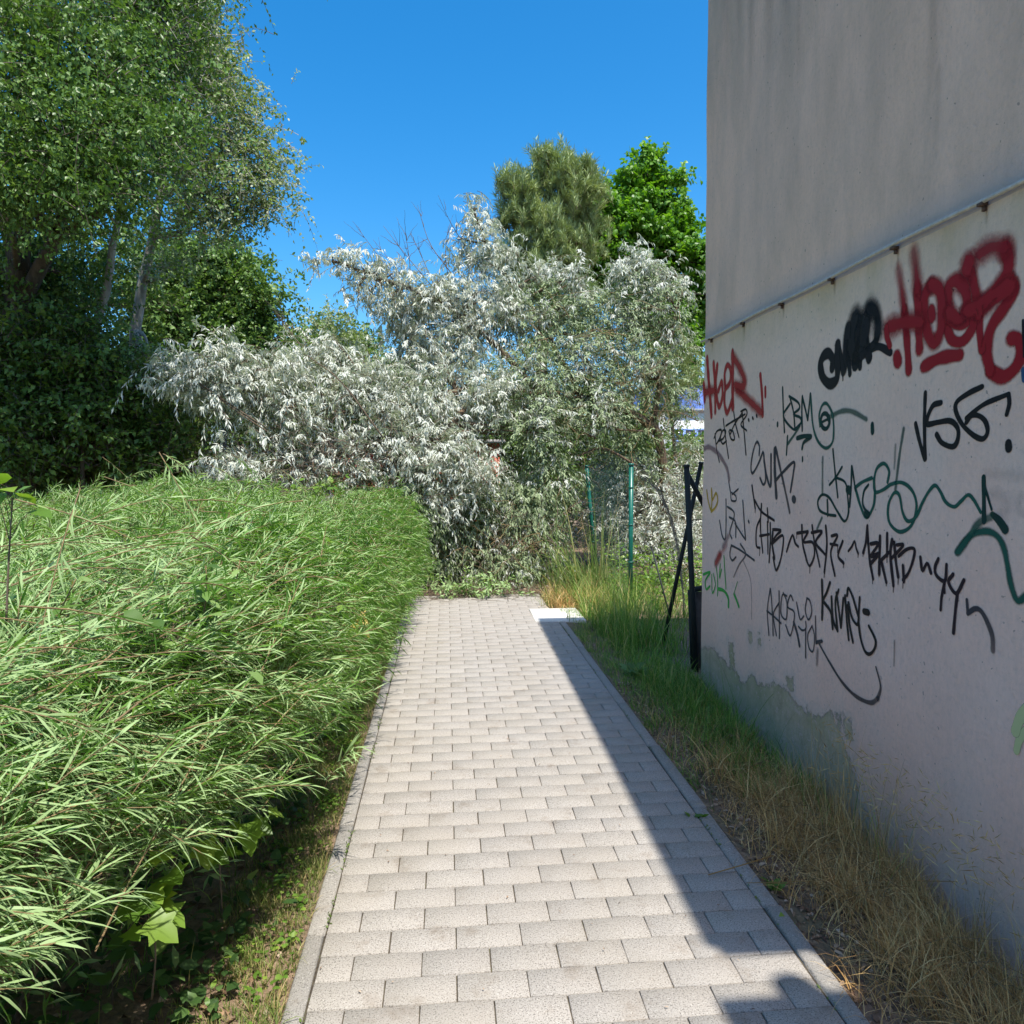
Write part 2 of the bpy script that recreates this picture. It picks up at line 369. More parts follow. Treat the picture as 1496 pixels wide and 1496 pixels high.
# ------------------------------------------------------------------ graffitied building
house = empty('building', (float(COR[0]), float(COR[1]), 0), 'tall building with a pink and grey rendered wall covered in spray-painted tags', 'building')
def wall_mat():
    m, t, b, o = node_mat('painted_render')
    sx = N(t, 'ShaderNodeSeparateXYZ'); t.links.new(pos(t), sx.inputs[0]); z = sx.outputs[2]
    streak = noise(t, 3.2, 5, .6, mapping(t, 1.2, 1.2, .42)); blot = noise(t, 1.3, 4, .55); fine = noise(t, 260, 4, .7); mid = noise(t, 55, 5, .65)
    cool = noise(t, 2.1, 3)
    low = mix(t, ramp(t, blot, [(.35, (0, 0, 0)), (.65, (1, 1, 1))]), (.94, .57, .43), (.92, .61, .48))
    low = mix(t, mth(t, 'MULTIPLY', ramp(t, cool, [(.5, (0, 0, 0)), (.75, (1, 1, 1))]), .5), low, (.86, .65, .54))
    # the paint is paler and yellower just under the rail
    low = mix(t, ramp(t, mth(t, 'ADD', z, mth(t, 'MULTIPLY', blot, .3)), [(0, (0, 0, 0)), (.5, (0, 0, 0)), (1., (0, 0, 0))]), low, low)
    yf = mth(t, 'DIVIDE', mth(t, 'SUBTRACT', z, 1.3), 1.0, clamp=True)
    low = mix(t, mth(t, 'MULTIPLY', yf, .75), low, (.85, .64, .46))
    tanf = mth(t, 'MULTIPLY', mth(t, 'DIVIDE', mth(t, 'SUBTRACT', z, 2.02), .22, clamp=True), ramp(t, streak, [(.4, (.25, .25, .25)), (.65, (.9, .9, .9))]))
    low = mix(t, tanf, low, (.58, .43, .24))
    up = mix(t, ramp(t, streak, [(.36, (1, 1, 1)), (.62, (0, 0, 0))]), (.86, .57, .41), (.68, .46, .33))
    up = mix(t, mth(t, 'MULTIPLY', mth(t, 'DIVIDE', mth(t, 'SUBTRACT', z, 3.0), 1.4, clamp=True), ramp(t, streak, [(.35, (1, 1, 1)), (.6, (.3, .3, .3))])), up, (.54, .40, .28))
    greying = mth(t, 'MULTIPLY', mth(t, 'SUBTRACT', 1., mth(t, 'DIVIDE', mth(t, 'SUBTRACT', z, 2.25), .16, clamp=True)), .75)  # greyer band just above the rail
    up = mix(t, greying, up, (.36, .35, .36))
    c = mix(t, mth(t, 'GREATER_THAN', z, 2.248), low, up)
    # bare, algae-green plaster where the paint has come off
    pe = attr(t, 'peel'); pn = mth(t, 'ADD', pe, mth(t, 'MULTIPLY', mth(t, 'SUBTRACT', mth(t, 'ADD', mth(t, 'MULTIPLY', noise(t, 9, 8, .75), .6), mth(t, 'MULTIPLY', noise(t, 60, 5, .8), .4)), .5), .42))
    pm = ramp(t, pn, [(.497, (0, 0, 0)), (.503, (1, 1, 1))])
    gcol = ramp(t, noise(t, 11, 8, .72), [(.3, (.40, .30, .18)), (.5, (.55, .42, .27)), (.7, (.70, .52, .37))])
    gcol = mix(t, mth(t, 'MULTIPLY', ramp(t, noise(t, 2.5, 4), [(.45, (0, 0, 0)), (.6, (1, 1, 1))]), .5), gcol, (.34, .33, .15))
    gcol = mix(t, ramp(t, noise(t, 26, 7, .8), [(.56, (0, 0, 0)), (.6, (.8, .8, .8))]), gcol, (.70, .50, .42))
    fl = ramp(t, noise(t, 30, 3, .8, mapping(t, 1, 1, .5)), [(.27, (1, 1, 1)), (.285, (0, 0, 0))])
    lowz = mth(t, 'SUBTRACT', 1., mth(t, 'DIVIDE', z, .9, clamp=True))
    c = mix(t, mth(t, 'MULTIPLY', fl, mth(t, 'MULTIPLY', lowz, 1.)), c, (.36, .31, .25))
    c = mix(t, ramp(t, pn, [(.40, (0, 0, 0)), (.49, (.35, .35, .35))]), c, (.52, .46, .40)); c = mix(t, pm, c, gcol)
    # splash dirt and damp near the ground
    c = mix(t, mth(t, 'MULTIPLY', mth(t, 'SUBTRACT', 1., mth(t, 'DIVIDE', mth(t, 'ADD', z, .1), .35, clamp=True)), .25), c, (.50, .43, .40))
    c = mix(t, mth(t, 'MULTIPLY', ramp(t, mid, [(.3, (1, 1, 1)), (.5, (0, 0, 0))]), .16), c, (.25, .2, .18))
    grain = noise(t, 70, 4, .75, mapping(t, 1, 1, .35)); c = mix(t, mth(t, 'MULTIPLY', ramp(t, grain, [(.35, (1, 1, 1)), (.6, (0, 0, 0))]), .13), c, (.35, .27, .24))
    c = mix(t, mth(t, 'MULTIPLY', ramp(t, noise(t, .9, 5, .6), [(.35, (1, 1, 1)), (.65, (0, 0, 0))]), .18), c, (.42, .34, .30))
    sp = ramp(t, noise(t, 48, 1, .5), [(.235, (1, 1, 1)), (.25, (0, 0, 0))]); c = mix(t, mth(t, 'MULTIPLY', sp, .5), c, (.12, .1, .09))
    t.links.new(c, b.inputs['Base Color']); b.inputs['Roughness'].default_value = .92
    h = mth(t, 'ADD', mth(t, 'MULTIPLY', fine, .35), mth(t, 'ADD', mid, mth(t, 'MULTIPLY', pm, -1.2)))
    bump(t, b, h, .9, .006); return m
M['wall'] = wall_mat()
peel_px = [(1010, 948), (1040, 946), (1056, 968), (1078, 985), (1084, 1000), (1098, 988), (1106, 1000), (1118, 1002), (1130, 994), (1142, 1006), (1154, 1012), (1164, 1030), (1176, 1036), (1190, 1046), (1212, 1040), (1224, 1068), (1236, 1092), (1246, 1112), (1250, 1148), (1262, 1180), (1275, 1230), (1290, 1270), (1310, 1330), (1300, 1420), (1180, 1300), (1000, 1100), (1000, 950)]
peel = np.array([wall_uz(*p)[:2] for p in peel_px])
extra = [[(1064, 940), (1070, 940), (1072, 975), (1066, 985)], [(1094, 923), (1098, 923), (1099, 940), (1094, 938)], [(1108, 925), (1111, 925), (1111, 944), (1108, 944)], [(1150, 990), (1158, 990), (1159, 1006), (1152, 1006)], [(1233, 1052), (1243, 1050), (1246, 1082), (1237, 1076)], [(1222, 1042), (1228, 1042), (1229, 1060), (1224, 1060)]]
def sdist(P, poly):
    d = np.full(len(P), 1e9); ins = np.zeros(len(P), bool)
    for i in range(len(poly)):
        a, b_ = poly[i], poly[(i+1) % len(poly)]; e = b_-a; q = P-a
        tt = np.clip((q@e)/(e@e+1e-12), 0, 1); d = np.minimum(d, np.linalg.norm(q-tt[:, None]*e, axis=1))
        c = ((a[1] > P[:, 1]) != (b_[1] > P[:, 1])); c &= P[:, 0] < (b_[0]-a[0])*(P[:, 1]-a[1])/(b_[1]-a[1]+1e-12)+a[0]; ins ^= c
    return np.where(ins, d, -d)
us = np.linspace(-4.20, 0, 211); zs = np.concatenate([np.arange(-.3, 1.2, .02), np.arange(1.2, HB, .05), [HB]])
UU, ZZ = np.meshgrid(us, zs, indexing='ij'); PP = np.stack([UU.ravel(), ZZ.ravel()], 1)
sdv = sdist(PP, peel)
for e in extra: sdv = np.maximum(sdv, sdist(PP, np.array([wall_uz(*p)[:2] for p in e])))
woff = lambda u, z: .003*np.sin(u*3.1+z*2.)+.002*np.sin(u*9+z*7)
off = woff(PP[:, 0], PP[:, 1])
WV = wall_p(PP[:, 0], PP[:, 1], off); nz = len(zs)
ii, jj = np.meshgrid(np.arange(len(us)-1), np.arange(nz-1), indexing='ij'); b0 = (ii*nz+jj).ravel()
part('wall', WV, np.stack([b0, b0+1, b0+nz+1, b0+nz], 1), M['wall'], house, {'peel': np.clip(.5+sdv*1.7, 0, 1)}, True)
# the solid behind the wall face: front outline (u, z) extruded to the right; its unseen near end is slanted to shape the shadow notch
outl = np.array([(0, -.3), (0, HB), (-4.76, HB), (-4.20, 3.17), (-4.20, -.3)])
OV = np.concatenate([wall_p(outl[:, 0], outl[:, 1], np.full(5, -.012)), wall_p(outl[:, 0], outl[:, 1], np.full(5, -7.))])
OT = []
for i in range(5):
    j = (i+1) % 5; OT += [[i, j, 5+j], [i, 5+j, 5+i]]
for k in range(1, 4): OT += [[0, k, k+1], [5, 5+k+1, 5+k]]
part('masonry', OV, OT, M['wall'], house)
V, T = box(0, 1, 0, 1, 0, 1)
def wbox(u0, u1, z0, z1, o0, o1):
    V, T = box(0, 1, 0, 1, 0, 1)
    return wall_p(u0+V[:, 1]*(u1-u0), z0+V[:, 2]*(z1-z0), o0+(V[:, 0])*(o1-o0)), T
part('roof_edge', *wbox(-4.72, .02, HB+.003, HB+.045, -7., .012), M['grey_metal'], house)
rz = wall_uz(1160, 434)[1]
rail_pts = [wall_p(u, rz+.004*math.sin(u*5), .018) for u in np.linspace(-4.3, .015, 24)]
rail = part('drip_rail', *polytube(rail_pts, .008, 8), M['rail'], house, smooth=True)
for px, py in ((1041, 493), (1088, 471), (1145, 444), (1219, 406), (1312, 360), (1442, 296)):
    u = wall_uz(px, py)[0]
    V, T = join([wbox(u-.012, u+.012, rz-.016, rz-.006, .004, .026), wbox(u-.005, u+.005, rz-.032, rz-.0165, .004, .014)])
    part('clip', V, T, M['rust'], rail)
# --- spray paint: every tag a part of the building, its strokes thin ribbons lying on the render
def paint_mat(name, col, strength=1.0, grain=0.):
    m, t, b, o = node_mat(name)
    e = attr(t, 'e'); s = attr(t, 's'); a0 = attr(t, 'a')
    # s = softness: 0 hard marker edge, 1 cloud of overspray
    sp = noise(t, 420, 2, .7); sp2 = noise(t, 120, 3, .7)
    inner = mth(t, 'SUBTRACT', .86, mth(t, 'MULTIPLY', s, .70))
    f = mth(t, 'SUBTRACT', 1., mth(t, 'DIVIDE', mth(t, 'SUBTRACT', e, inner), mth(t, 'SUBTRACT', 1., inner), clamp=True))
    f = mth(t, 'POWER', f, 1.3)
    f = mth(t, 'ADD', f, mth(t, 'MULTIPLY', mth(t, 'MULTIPLY', mth(t, 'SUBTRACT', mth(t, 'MULTIPLY', mth(t, 'ADD', sp, sp2), .5), .5), 2.4), mth(t, 'MULTIPLY', mth(t, 'MULTIPLY', f, mth(t, 'SUBTRACT', 1., f)), 2.2)), clamp=True)
    f = mth(t, 'MULTIPLY', f, mth(t, 'MULTIPLY', a0, 1.12), clamp=True); b.inputs['Specular IOR Level'].default_value = .15
    b.inputs['Base Color'].default_value = (*col, 1); b.inputs['Roughness'].default_value = .55
    tr = t.nodes.new('ShaderNodeBsdfTransparent'); ms = t.nodes.new('ShaderNodeMixShader')
    t.links.new(f, ms.inputs[0]); t.links.new(tr.outputs[0], ms.inputs[1]); t.links.new(b.outputs[0], ms.inputs[2]); t.links.new(ms.outputs[0], o.inputs[0])
    return m
INK = {'black': paint_mat('black_spray', (.012, .012, .014)), 'red': paint_mat('red_spray', (.30, .012, .018)), 'red2': paint_mat('bright_red_spray', (.36, .02, .022)),
       'green': paint_mat('green_spray', (.012, .085, .06)), 'gdark': paint_mat('dark_green_spray', (.006, .035, .03)), 'brown': paint_mat('brown_black_marker', (.022, .012, .018)),
       'grey': paint_mat('grey_spray', (.05, .045, .05)), 'yellow': paint_mat('yellow_spray', (.50, .28, .02)), 'lime': paint_mat('light_green_spray', (.03, .34, .05)),
       'pink': paint_mat('faded_pink_spray', (.22, .12, .13)), 'cream': paint_mat('pale_yellow_spray', (.50, .52, .25)), 'blue': paint_mat('blue_spray', (.03, .08, .16))}
CROP = {'A': (1000, 340), 'B': (1200, 340), 'C': (1000, 560), 'D': (1200, 600), 'E': (1000, 800), 'F': (1200, 800)}
depth_n = [0]
WIDER = {'thick black': 1.4, 'largest red': 1.18, 'long row': 1.3, 'VSG': 1.1, 'small red sprayed': 1.25, 'KBM': 1.2, 'SUA': 1.2, 'KUMA': 1.15, 'wide green': 1.12}
def strokes(name, ink, label, items):
    tg = bpy.data.objects.new(name, None); C.objects.link(tg); tg.parent = house; tg['label'] = label; tg.empty_display_size = .1; first = True
    wf = next((f for k_, f in WIDER.items() if k_ in label), 1.)
    if 'dripping' in label and 'long row' in label:
        for it in list(items):
            if rng.random() < .45:
                x_, y_ = max(it[4], key=lambda p: p[1]); items.append((it[0], 4.5, .1, (.9, .6), [(x_, y_-4), (x_-1, y_+U(18, 60))]))
    for it in items:
        Vs, Ts, es, ss, als, o0 = [], [], [], [], [], 0
        crop, wd, soft, alpha, pts = it
        ox, oy = CROP[crop]
        w0, w1 = (wd if isinstance(wd, tuple) else (wd, wd)); a0, a1 = (alpha if isinstance(alpha, tuple) else (alpha, alpha))
        uz = []
        for (x, y) in pts: uz.append(wall_uz(ox+x/4.987, oy+y/4.987))
        uz = np.array(uz); mx = np.mean([ox+p[0]/4.987 for p in pts])
        if len(uz) == 1: uz = np.array([uz[0]-[.004, .004, 0], uz[0]+[.004, .004, 0]])
        length = np.linalg.norm(np.diff(uz[:, :2], axis=0), axis=1).sum(); n = int(np.clip(length/.008, 6, 260))
        c = smooth_line(uz, n)
        k = 1.55-.5*np.clip((mx-1040)/400, 0, 1)
        wm = np.linspace(w0, w1, n)/4.987*c[:, 2]/F*k/2*(1.22+soft*.6)*wf
        wm = wm*(1+.08*np.sin(np.linspace(0, length*60, n)))
        p = c[:, :2]; d = np.gradient(p, axis=0); d /= np.maximum(np.linalg.norm(d, axis=1, keepdims=True), 1e-9)
        # round ends
        ext0 = [p[0]-d[0]*wm[0]*q for q in (.97, .8, .5)]; ext1 = [p[-1]+d[-1]*wm[-1]*q for q in (.5, .8, .97)]
        cs = [math.sqrt(1-q*q) for q in (.97, .8, .5)]
        p = np.concatenate([ext0, p, ext1]); wm2 = np.concatenate([[wm[0]*q for q in cs], wm, [wm[-1]*q for q in cs[::-1]]])
        d = np.concatenate([[d[0]]*3, d, [d[-1]]*3]); cap = np.concatenate([[.97, .8, .5], np.zeros(n), [.5, .8, .97]])
        nn_ = len(p); perp = np.stack([-d[:, 1], d[:, 0]], 1)
        lat = np.array([-1, -.6, 0, .6, 1.]); depth_n[0] += 1
        offs = .0005+depth_n[0]*.000008+np.linspace(0, .0003, nn_)
        Q = p[:, None, :]+perp[:, None, :]*(lat[None, :, None]*wm2[:, None, None])
        V = wall_p(Q[..., 0], Q[..., 1], woff(Q[..., 0], Q[..., 1])+offs[:, None]).reshape(-1, 3)
        e = np.sqrt(np.minimum(1, (lat[None, :]*np.sqrt(1-cap[:, None]**2))**2+cap[:, None]**2)).reshape(-1)
        i_, j_ = np.meshgrid(np.arange(nn_-1), np.arange(4), indexing='ij'); b_ = (i_*5+j_).ravel()+o0
        Ts.append(np.stack([b_, b_+5, b_+6, b_+1], 1)); Vs.append(V); es.append(e); o0 += len(V)
        ss.append(np.full(len(V), soft)); als.append(np.repeat(np.linspace(a0, a1, nn_), 5))
        if first: cen = V.mean(0); tg.location = tuple(cen-np.array(house.location)); first = False
        part('stroke', V, Ts[0], INK[ink], tg, {'e': es[0], 's': ss[0], 'a': als[0]})
    return tg
CROP['T'] = (1000, 0); INK['stain'] = paint_mat('rain_stain', (.10, .085, .06)); INK['rust'] = paint_mat('rust_run', (.16, .08, .03))
for px, py in ((1041, 497), (1088, 474), (1145, 448), (1219, 410), (1312, 365), (1442, 302)):
    x_ = (px-1000)*4.987; y_ = py*4.987; strokes('rust_stain', 'rust', 'brown run below a rail clip', [('T', 16, 1, (.4, .0), [(x_, y_), (x_-1, y_+U(60, 150))])])
strokes('rain_stain', 'stain', 'grey rain streaks down the upper wall', [('T', w_, 1, (a_, 0.), [((x-1000)*4.987, y0*4.987), ((x-1001)*4.987, (y0+y1)*2.49), ((x-1003)*4.987, y1*4.987)]) for x, y0, y1, w_, a_ in [(q[0], q[1], q[2], q[3], q[4]*.62) for q in ((1062, -60, 190, 90, .22), (1080, -40, 150, 60, .18), (1098, -60, 165, 50, .26), (1124, -60, 130, 70, .24), (1150, -40, 120, 90, .2), (1168, -60, 170, 40, .22), (1205, -60, 90, 80, .14), (1362, -60, 215, 70, .24), (1370, 100, 230, 40, .16), (1440, -60, 80, 90, .1))]])
G = 'graffiti_tag'
strokes(G, 'red2', 'small red sprayed tag at the far corner of the wall', [
 ('A', 22, .5, .95, [(165, 915), (178, 1100), (195, 1335)]), ('A', 20, .5, .9, [(212, 950), (222, 1130), (224, 1305)]), ('A', 34, .9, .75, [(142, 1165), (215, 1150)]), ('A', 20, .6, .9, [(140, 1100), (146, 1225)]),
 ('A', 20, .5, .9, [(238, 965), (226, 1100), (240, 1230), (258, 1265), (278, 1190), (270, 1090), (246, 1150)]),
 ('A', 20, .6, .85, [(298, 1130), (292, 1030), (312, 965), (338, 1000), (334, 1090), (298, 1150), (296, 1250), (318, 1310), (350, 1230)]),
 ('A', 24, .5, .95, [(350, 870), (355, 1050), (358, 1275)]), ('A', 36, .9, .75, [(356, 910), (400, 970), (440, 1060), (436, 1120), (375, 1110)]),
 ('A', 36, .9, .75, [(385, 1140), (480, 1230), (560, 1310)]), ('A', 17, .35, 1, [(572, 1332), (566, 1180), (554, 1035)]), ('A', 15, .3, 1, [(590, 1130), (591, 1190)])])
strokes(G, 'black', 'thick black sprayed tag left of the large red letters', [
 ('A', 34, .2, 1, [(1070, 985), (1075, 930), (1045, 880), (1005, 900), (985, 965), (1000, 1050), (1050, 1100), (1100, 1075), (1112, 1000), (1105, 900), (1110, 815)]),
 ('A', 26, .2, 1, [(1112, 815), (1135, 920), (1155, 1015)]), ('A', 40, .5, 1, [(1160, 990), (1170, 850), (1185, 690)]), ('A', 24, .2, 1, [(1180, 700), (1195, 900), (1205, 1028)]),
 ('A', 62, .9, 1, [(1240, 600), (1215, 720), (1215, 860)]), ('A', 62, .8, 1, [(1265, 640), (1255, 760), (1260, 860)]), ('A', 70, .9, 1, [(1325, 600), (1310, 720), (1300, 810)]), ('A', 30, .2, 1, [(1235, 830), (1238, 975), (1265, 940), (1285, 860)]), ('A', 24, .2, 1, [(1290, 800), (1280, 980)]),
 ('A', 50, .9, .95, [(1340, 560), (1385, 570), (1410, 650), (1408, 740)]), ('A', 30, .2, 1, [(1410, 700), (1395, 790), (1340, 850), (1290, 900)]), ('A', 34, .2, 1, [(1330, 640), (1325, 780), (1345, 920)]), ('A', 26, .15, 1, [(1345, 850), (1420, 830), (1500, 872)]),
 ('A', 60, 1, .55, [(1350, 530), (1400, 600)]), ('A', 6, .1, .9, [(1152, 1010), (1153, 1075)]), ('A', 20, .2, 1, [(1350, 850), (1357, 910)])])
strokes(G, 'red', 'largest red sprayed lettering under the rail', [
 ('B', 46, 1, (.35, .9), [(560, 250), (585, 400), (605, 560)]), ('B', 42, .45, (.9, 1), [(605, 560), (620, 760), (636, 1005)]), ('B', 60, 1, (.4, .9), [(672, 130), (690, 260), (700, 420)]), ('B', 50, .5, 1, [(700, 400), (708, 650), (715, 850)]),
 ('B', 80, .9, .85, [(490, 690), (600, 655), (720, 650)]), ('B', 30, .4, 1, [(475, 690), (480, 760), (500, 825)]),
 ('B', 62, .7, 1, [(800, 375), (750, 480), (765, 700), (820, 800), (870, 720), (880, 560), (860, 420), (800, 375)]), ('B', 45, .4, 1, [(800, 560), (808, 615)]),
 ('B', 70, .8, 1, [(920, 540), (930, 390), (1000, 350), (1062, 440), (1062, 550), (1010, 625), (935, 580)]), ('B', 50, .4, 1, [(915, 680), (960, 780), (1040, 790), (1110, 700), (1120, 640)]), ('B', 50, .4, 1, [(930, 620), (1030, 670), (1120, 600)]),
 ('B', 95, .8, 1, [(1068, 220), (1075, 250)]), ('B', 62, .8, 1, [(1080, 260), (1130, 420), (1160, 600)]), ('B', 44, .4, 1, [(1160, 590), (1165, 720), (1182, 850)]),
 ('B', 95, 1, .75, [(1150, 160), (1250, 105), (1350, 110)]), ('B', 80, .8, 1, [(1350, 110), (1375, 200), (1360, 310), (1280, 420), (1170, 530), (1070, 570)]),
 ('B', 62, .5, 1, [(1395, 350), (1415, 430), (1340, 550), (1250, 690), (1215, 860), (1240, 1005)]), ('B', 62, .45, 1, [(1240, 1010), (1330, 1050), (1420, 980), (1465, 870), (1440, 780), (1395, 770)]), ('B', 90, .7, 1, [(1150, 560), (1270, 470), (1380, 390)]),
 ('B', 54, .4, 1, [(750, 975), (870, 915), (1020, 890)]), ('B', 52, .35, 1, [(548, 900), (556, 940)])])
strokes(G, 'gdark', 'dark green KBM tag with a spiral beside it', [
 ('C', 10, .3, .95, [(718, 30), (722, 200), (727, 355)]), ('C', 10, .3, .95, [(768, 150), (722, 240), (790, 335), (835, 300)]), ('C', 10, .3, .95, [(770, 105), (792, 210), (800, 330)]), ('C', 10, .3, .95, [(764, 95), (825, 140), (832, 185), (792, 225), (838, 250), (842, 290), (800, 335)]),
 ('C', 11, .3, .95, [(855, 95), (850, 200), (852, 345)]), ('C', 11, .3, .95, [(856, 105), (892, 265)]), ('C', 11, .3, .95, [(892, 265), (912, 78)]),
 ('C', 17, .3, 1, [(1050, 265), (1035, 225), (1005, 225), (990, 270), (1005, 320), (1035, 330), (1055, 290), (1048, 240)]), ('C', 10, .3, .95, [(1000, 282), (1050, 258)]),
 ('C', 22, .3, 1, [(1367, 300), (1369, 355)]), ('C', 12, .3, 1, [(680, 290), (680, 308)]), ('C', 17, .3, .95, [(815, 400), (870, 385), (918, 388)]), ('C', 15, .4, .8, [(915, 395), (865, 430), (852, 475)]), ('C', 10, .3, 1, [(855, 540), (856, 565)]), ('C', 10, .3, .9, [(748, 385), (738, 520)])])
strokes(G, 'green', 'translucent green loops of the KBM tag', [
 ('C', 13, .5, .8, [(912, 80), (930, 300), (970, 420), (1030, 472), (1078, 430), (1088, 330), (1075, 220), (1035, 150), (1000, 160), (978, 230), (985, 310)]), ('C', 20, .6, .6, [(1060, 245), (1140, 205), (1220, 205), (1325, 262)]), ('C', 12, .5, .7, [(835, 310), (795, 375), (750, 440)])])
strokes(G, 'black', 'black VSG tag with a dot beneath the red lettering', [
 ('D', 24, .15, 1, [(695, 95), (728, 230), (765, 350)]), ('D', 24, .15, 1, [(765, -130), (762, 60), (766, 350)]),
 ('D', 26, .15, 1, [(882, -58), (825, -38), (785, 45), (784, 98), (860, 85), (950, 75), (1003, 130), (1000, 215), (965, 262), (890, 235), (852, 175)]),
 ('D', 26, .15, 1, [(1180, -175), (1080, -125), (1000, -65), (990, 0), (1035, 100), (1115, 180), (1180, 205), (1214, 155), (1200, 80), (1155, 38), (1100, 35), (1065, 85)]), ('D', 24, .15, 1, [(1065, 55), (1190, -45), (1365, -120)]), ('D', 24, .15, 1, [(1368, -120), (1372, -50), (1352, 28)]), ('D', 42, .15, 1, [(1364, 240), (1367, 272)])])
strokes(G, 'green', 'wide green wavy tag running across the middle of the wall', [
 ('D', 14, .6, .5, [(10, 340), (8, 600)]), ('D', 18, .6, .6, [(605, 130), (575, 340), (550, 570)]), ('D', 16, .8, .35, [(545, 250), (540, 420)]),
 ('D', 17, .4, .9, [(490, 520), (500, 440), (460, 385), (405, 425), (388, 520), (400, 592), (460, 575), (520, 535), (600, 525), (670, 580), (702, 680), (685, 790), (640, 860), (570, 880), (505, 810), (498, 690), (540, 600), (580, 620), (602, 740), (640, 805), (700, 770), (740, 680), (790, 590), (835, 545), (870, 585), (910, 665), (970, 700), (1020, 660), (1070, 615), (1110, 645), (1165, 740)]),
 ('D', 16, .4, .85, [(245, 560), (300, 520), (370, 490)]), ('D', 17, .4, .85, [(245, 560), (290, 700), (335, 775), (385, 700), (395, 600), (385, 500)]),
 ('D', 38, .6, (.9, .5), [(1000, 1030), (1080, 920), (1150, 820), (1240, 775)]), ('D', 34, .6, .85, [(990, 1030), (1080, 920), (1180, 880), (1270, 900), (1330, 985), (1360, 1120), (1385, 1270), (1430, 1385), (1500, 1340)]), ('C', 13, .6, .6, [(1000, 980), (965, 1060)])])
strokes(G, 'gdark', 'black-green letters overlapping the green wavy tag', [
 ('D', 12, .3, 1, [(85, 280), (100, 450), (118, 630)]), ('D', 12, .3, 1, [(150, 410), (108, 480), (60, 540)]), ('D', 12, .4, .9, [(100, 485), (165, 515), (190, 575)]), ('D', 40, .2, 1, [(192, 575), (200, 580)]),
 ('D', 14, .3, 1, [(220, 405), (215, 550), (205, 700)]), ('D', 13, .3, 1, [(222, 410), (248, 580)]), ('D', 14, .3, 1, [(345, 540), (312, 590), (305, 680), (340, 745)]), ('D', 34, .4, 1, [(330, 745), (345, 755)]),
 ('C', 13, .3, .95, [(1100, 965), (1040, 955), (985, 925), (972, 860), (1005, 812), (1055, 835), (1110, 930), (1165, 1005), (1195, 940), (1185, 790)]), ('C', 13, .3, .95, [(1040, 850), (1043, 965)]),
 ('D', 30, .15, 1, [(1185, 485), (1190, 805)]), ('D', 16, .2, 1, [(1195, 560), (1245, 720)]), ('D', (30, 55), .2, 1, [(1250, 755), (1300, 800), (1345, 865)])])
strokes(G, 'black', 'small black scrawl under the small red tag', [
 ('C', 9, .15, .95, [(225, 370), (240, 480), (260, 572)]), ('C', 9, .15, .95, [(218, 400), (240, 350), (275, 342), (262, 400), (240, 440)]), ('C', 9, .15, .95, [(258, 420), (290, 400), (308, 350), (285, 345), (268, 400), (285, 440), (312, 420)]), ('C', 9, .15, .95, [(288, 258), (325, 545)]),
 ('C', 9, .15, .95, [(330, 350), (345, 405), (368, 408), (358, 350), (336, 340)]), ('C', 9, .15, .95, [(365, 208), (378, 300), (400, 392)]), ('C', 9, .15, .95, [(308, 310), (370, 270), (445, 225)]), ('C', 9, .15, .95, [(340, 370), (370, 300), (425, 215)]),
 ('C', 10, .15, 1, [(425, 210), (440, 400), (450, 518)]), ('C', 9, .15, .95, [(415, 205), (450, 190), (456, 230), (415, 300), (455, 345)]), ('C', 12, .1, 1, [(470, 268)]), ('C', 12, .1, 1, [(500, 255)]), ('C', 12, .1, 1, [(528, 238)])])
strokes(G, 'grey', 'grey-black SUA tag with a dot', [
 ('C', 10, .3, .9, [(548, 522), (550, 460), (530, 428), (505, 490), (488, 600), (500, 655), (540, 590), (575, 500)]), ('C', 10, .3, 1, [(553, 690), (575, 738), (592, 690), (580, 510)]), ('C', 12, .3, 1, [(582, 560), (600, 680), (625, 745), (632, 520)]),
 ('C', 18, .35, .95, [(658, 480), (656, 650), (665, 830)]), ('C', 14, .5, (.9, .6), [(665, 470), (700, 650), (765, 940)]), ('C', 12, .3, 1, [(655, 715), (720, 640), (792, 575), (788, 660), (768, 790)]), ('C', 28, .15, 1, [(792, 843), (798, 848)])])
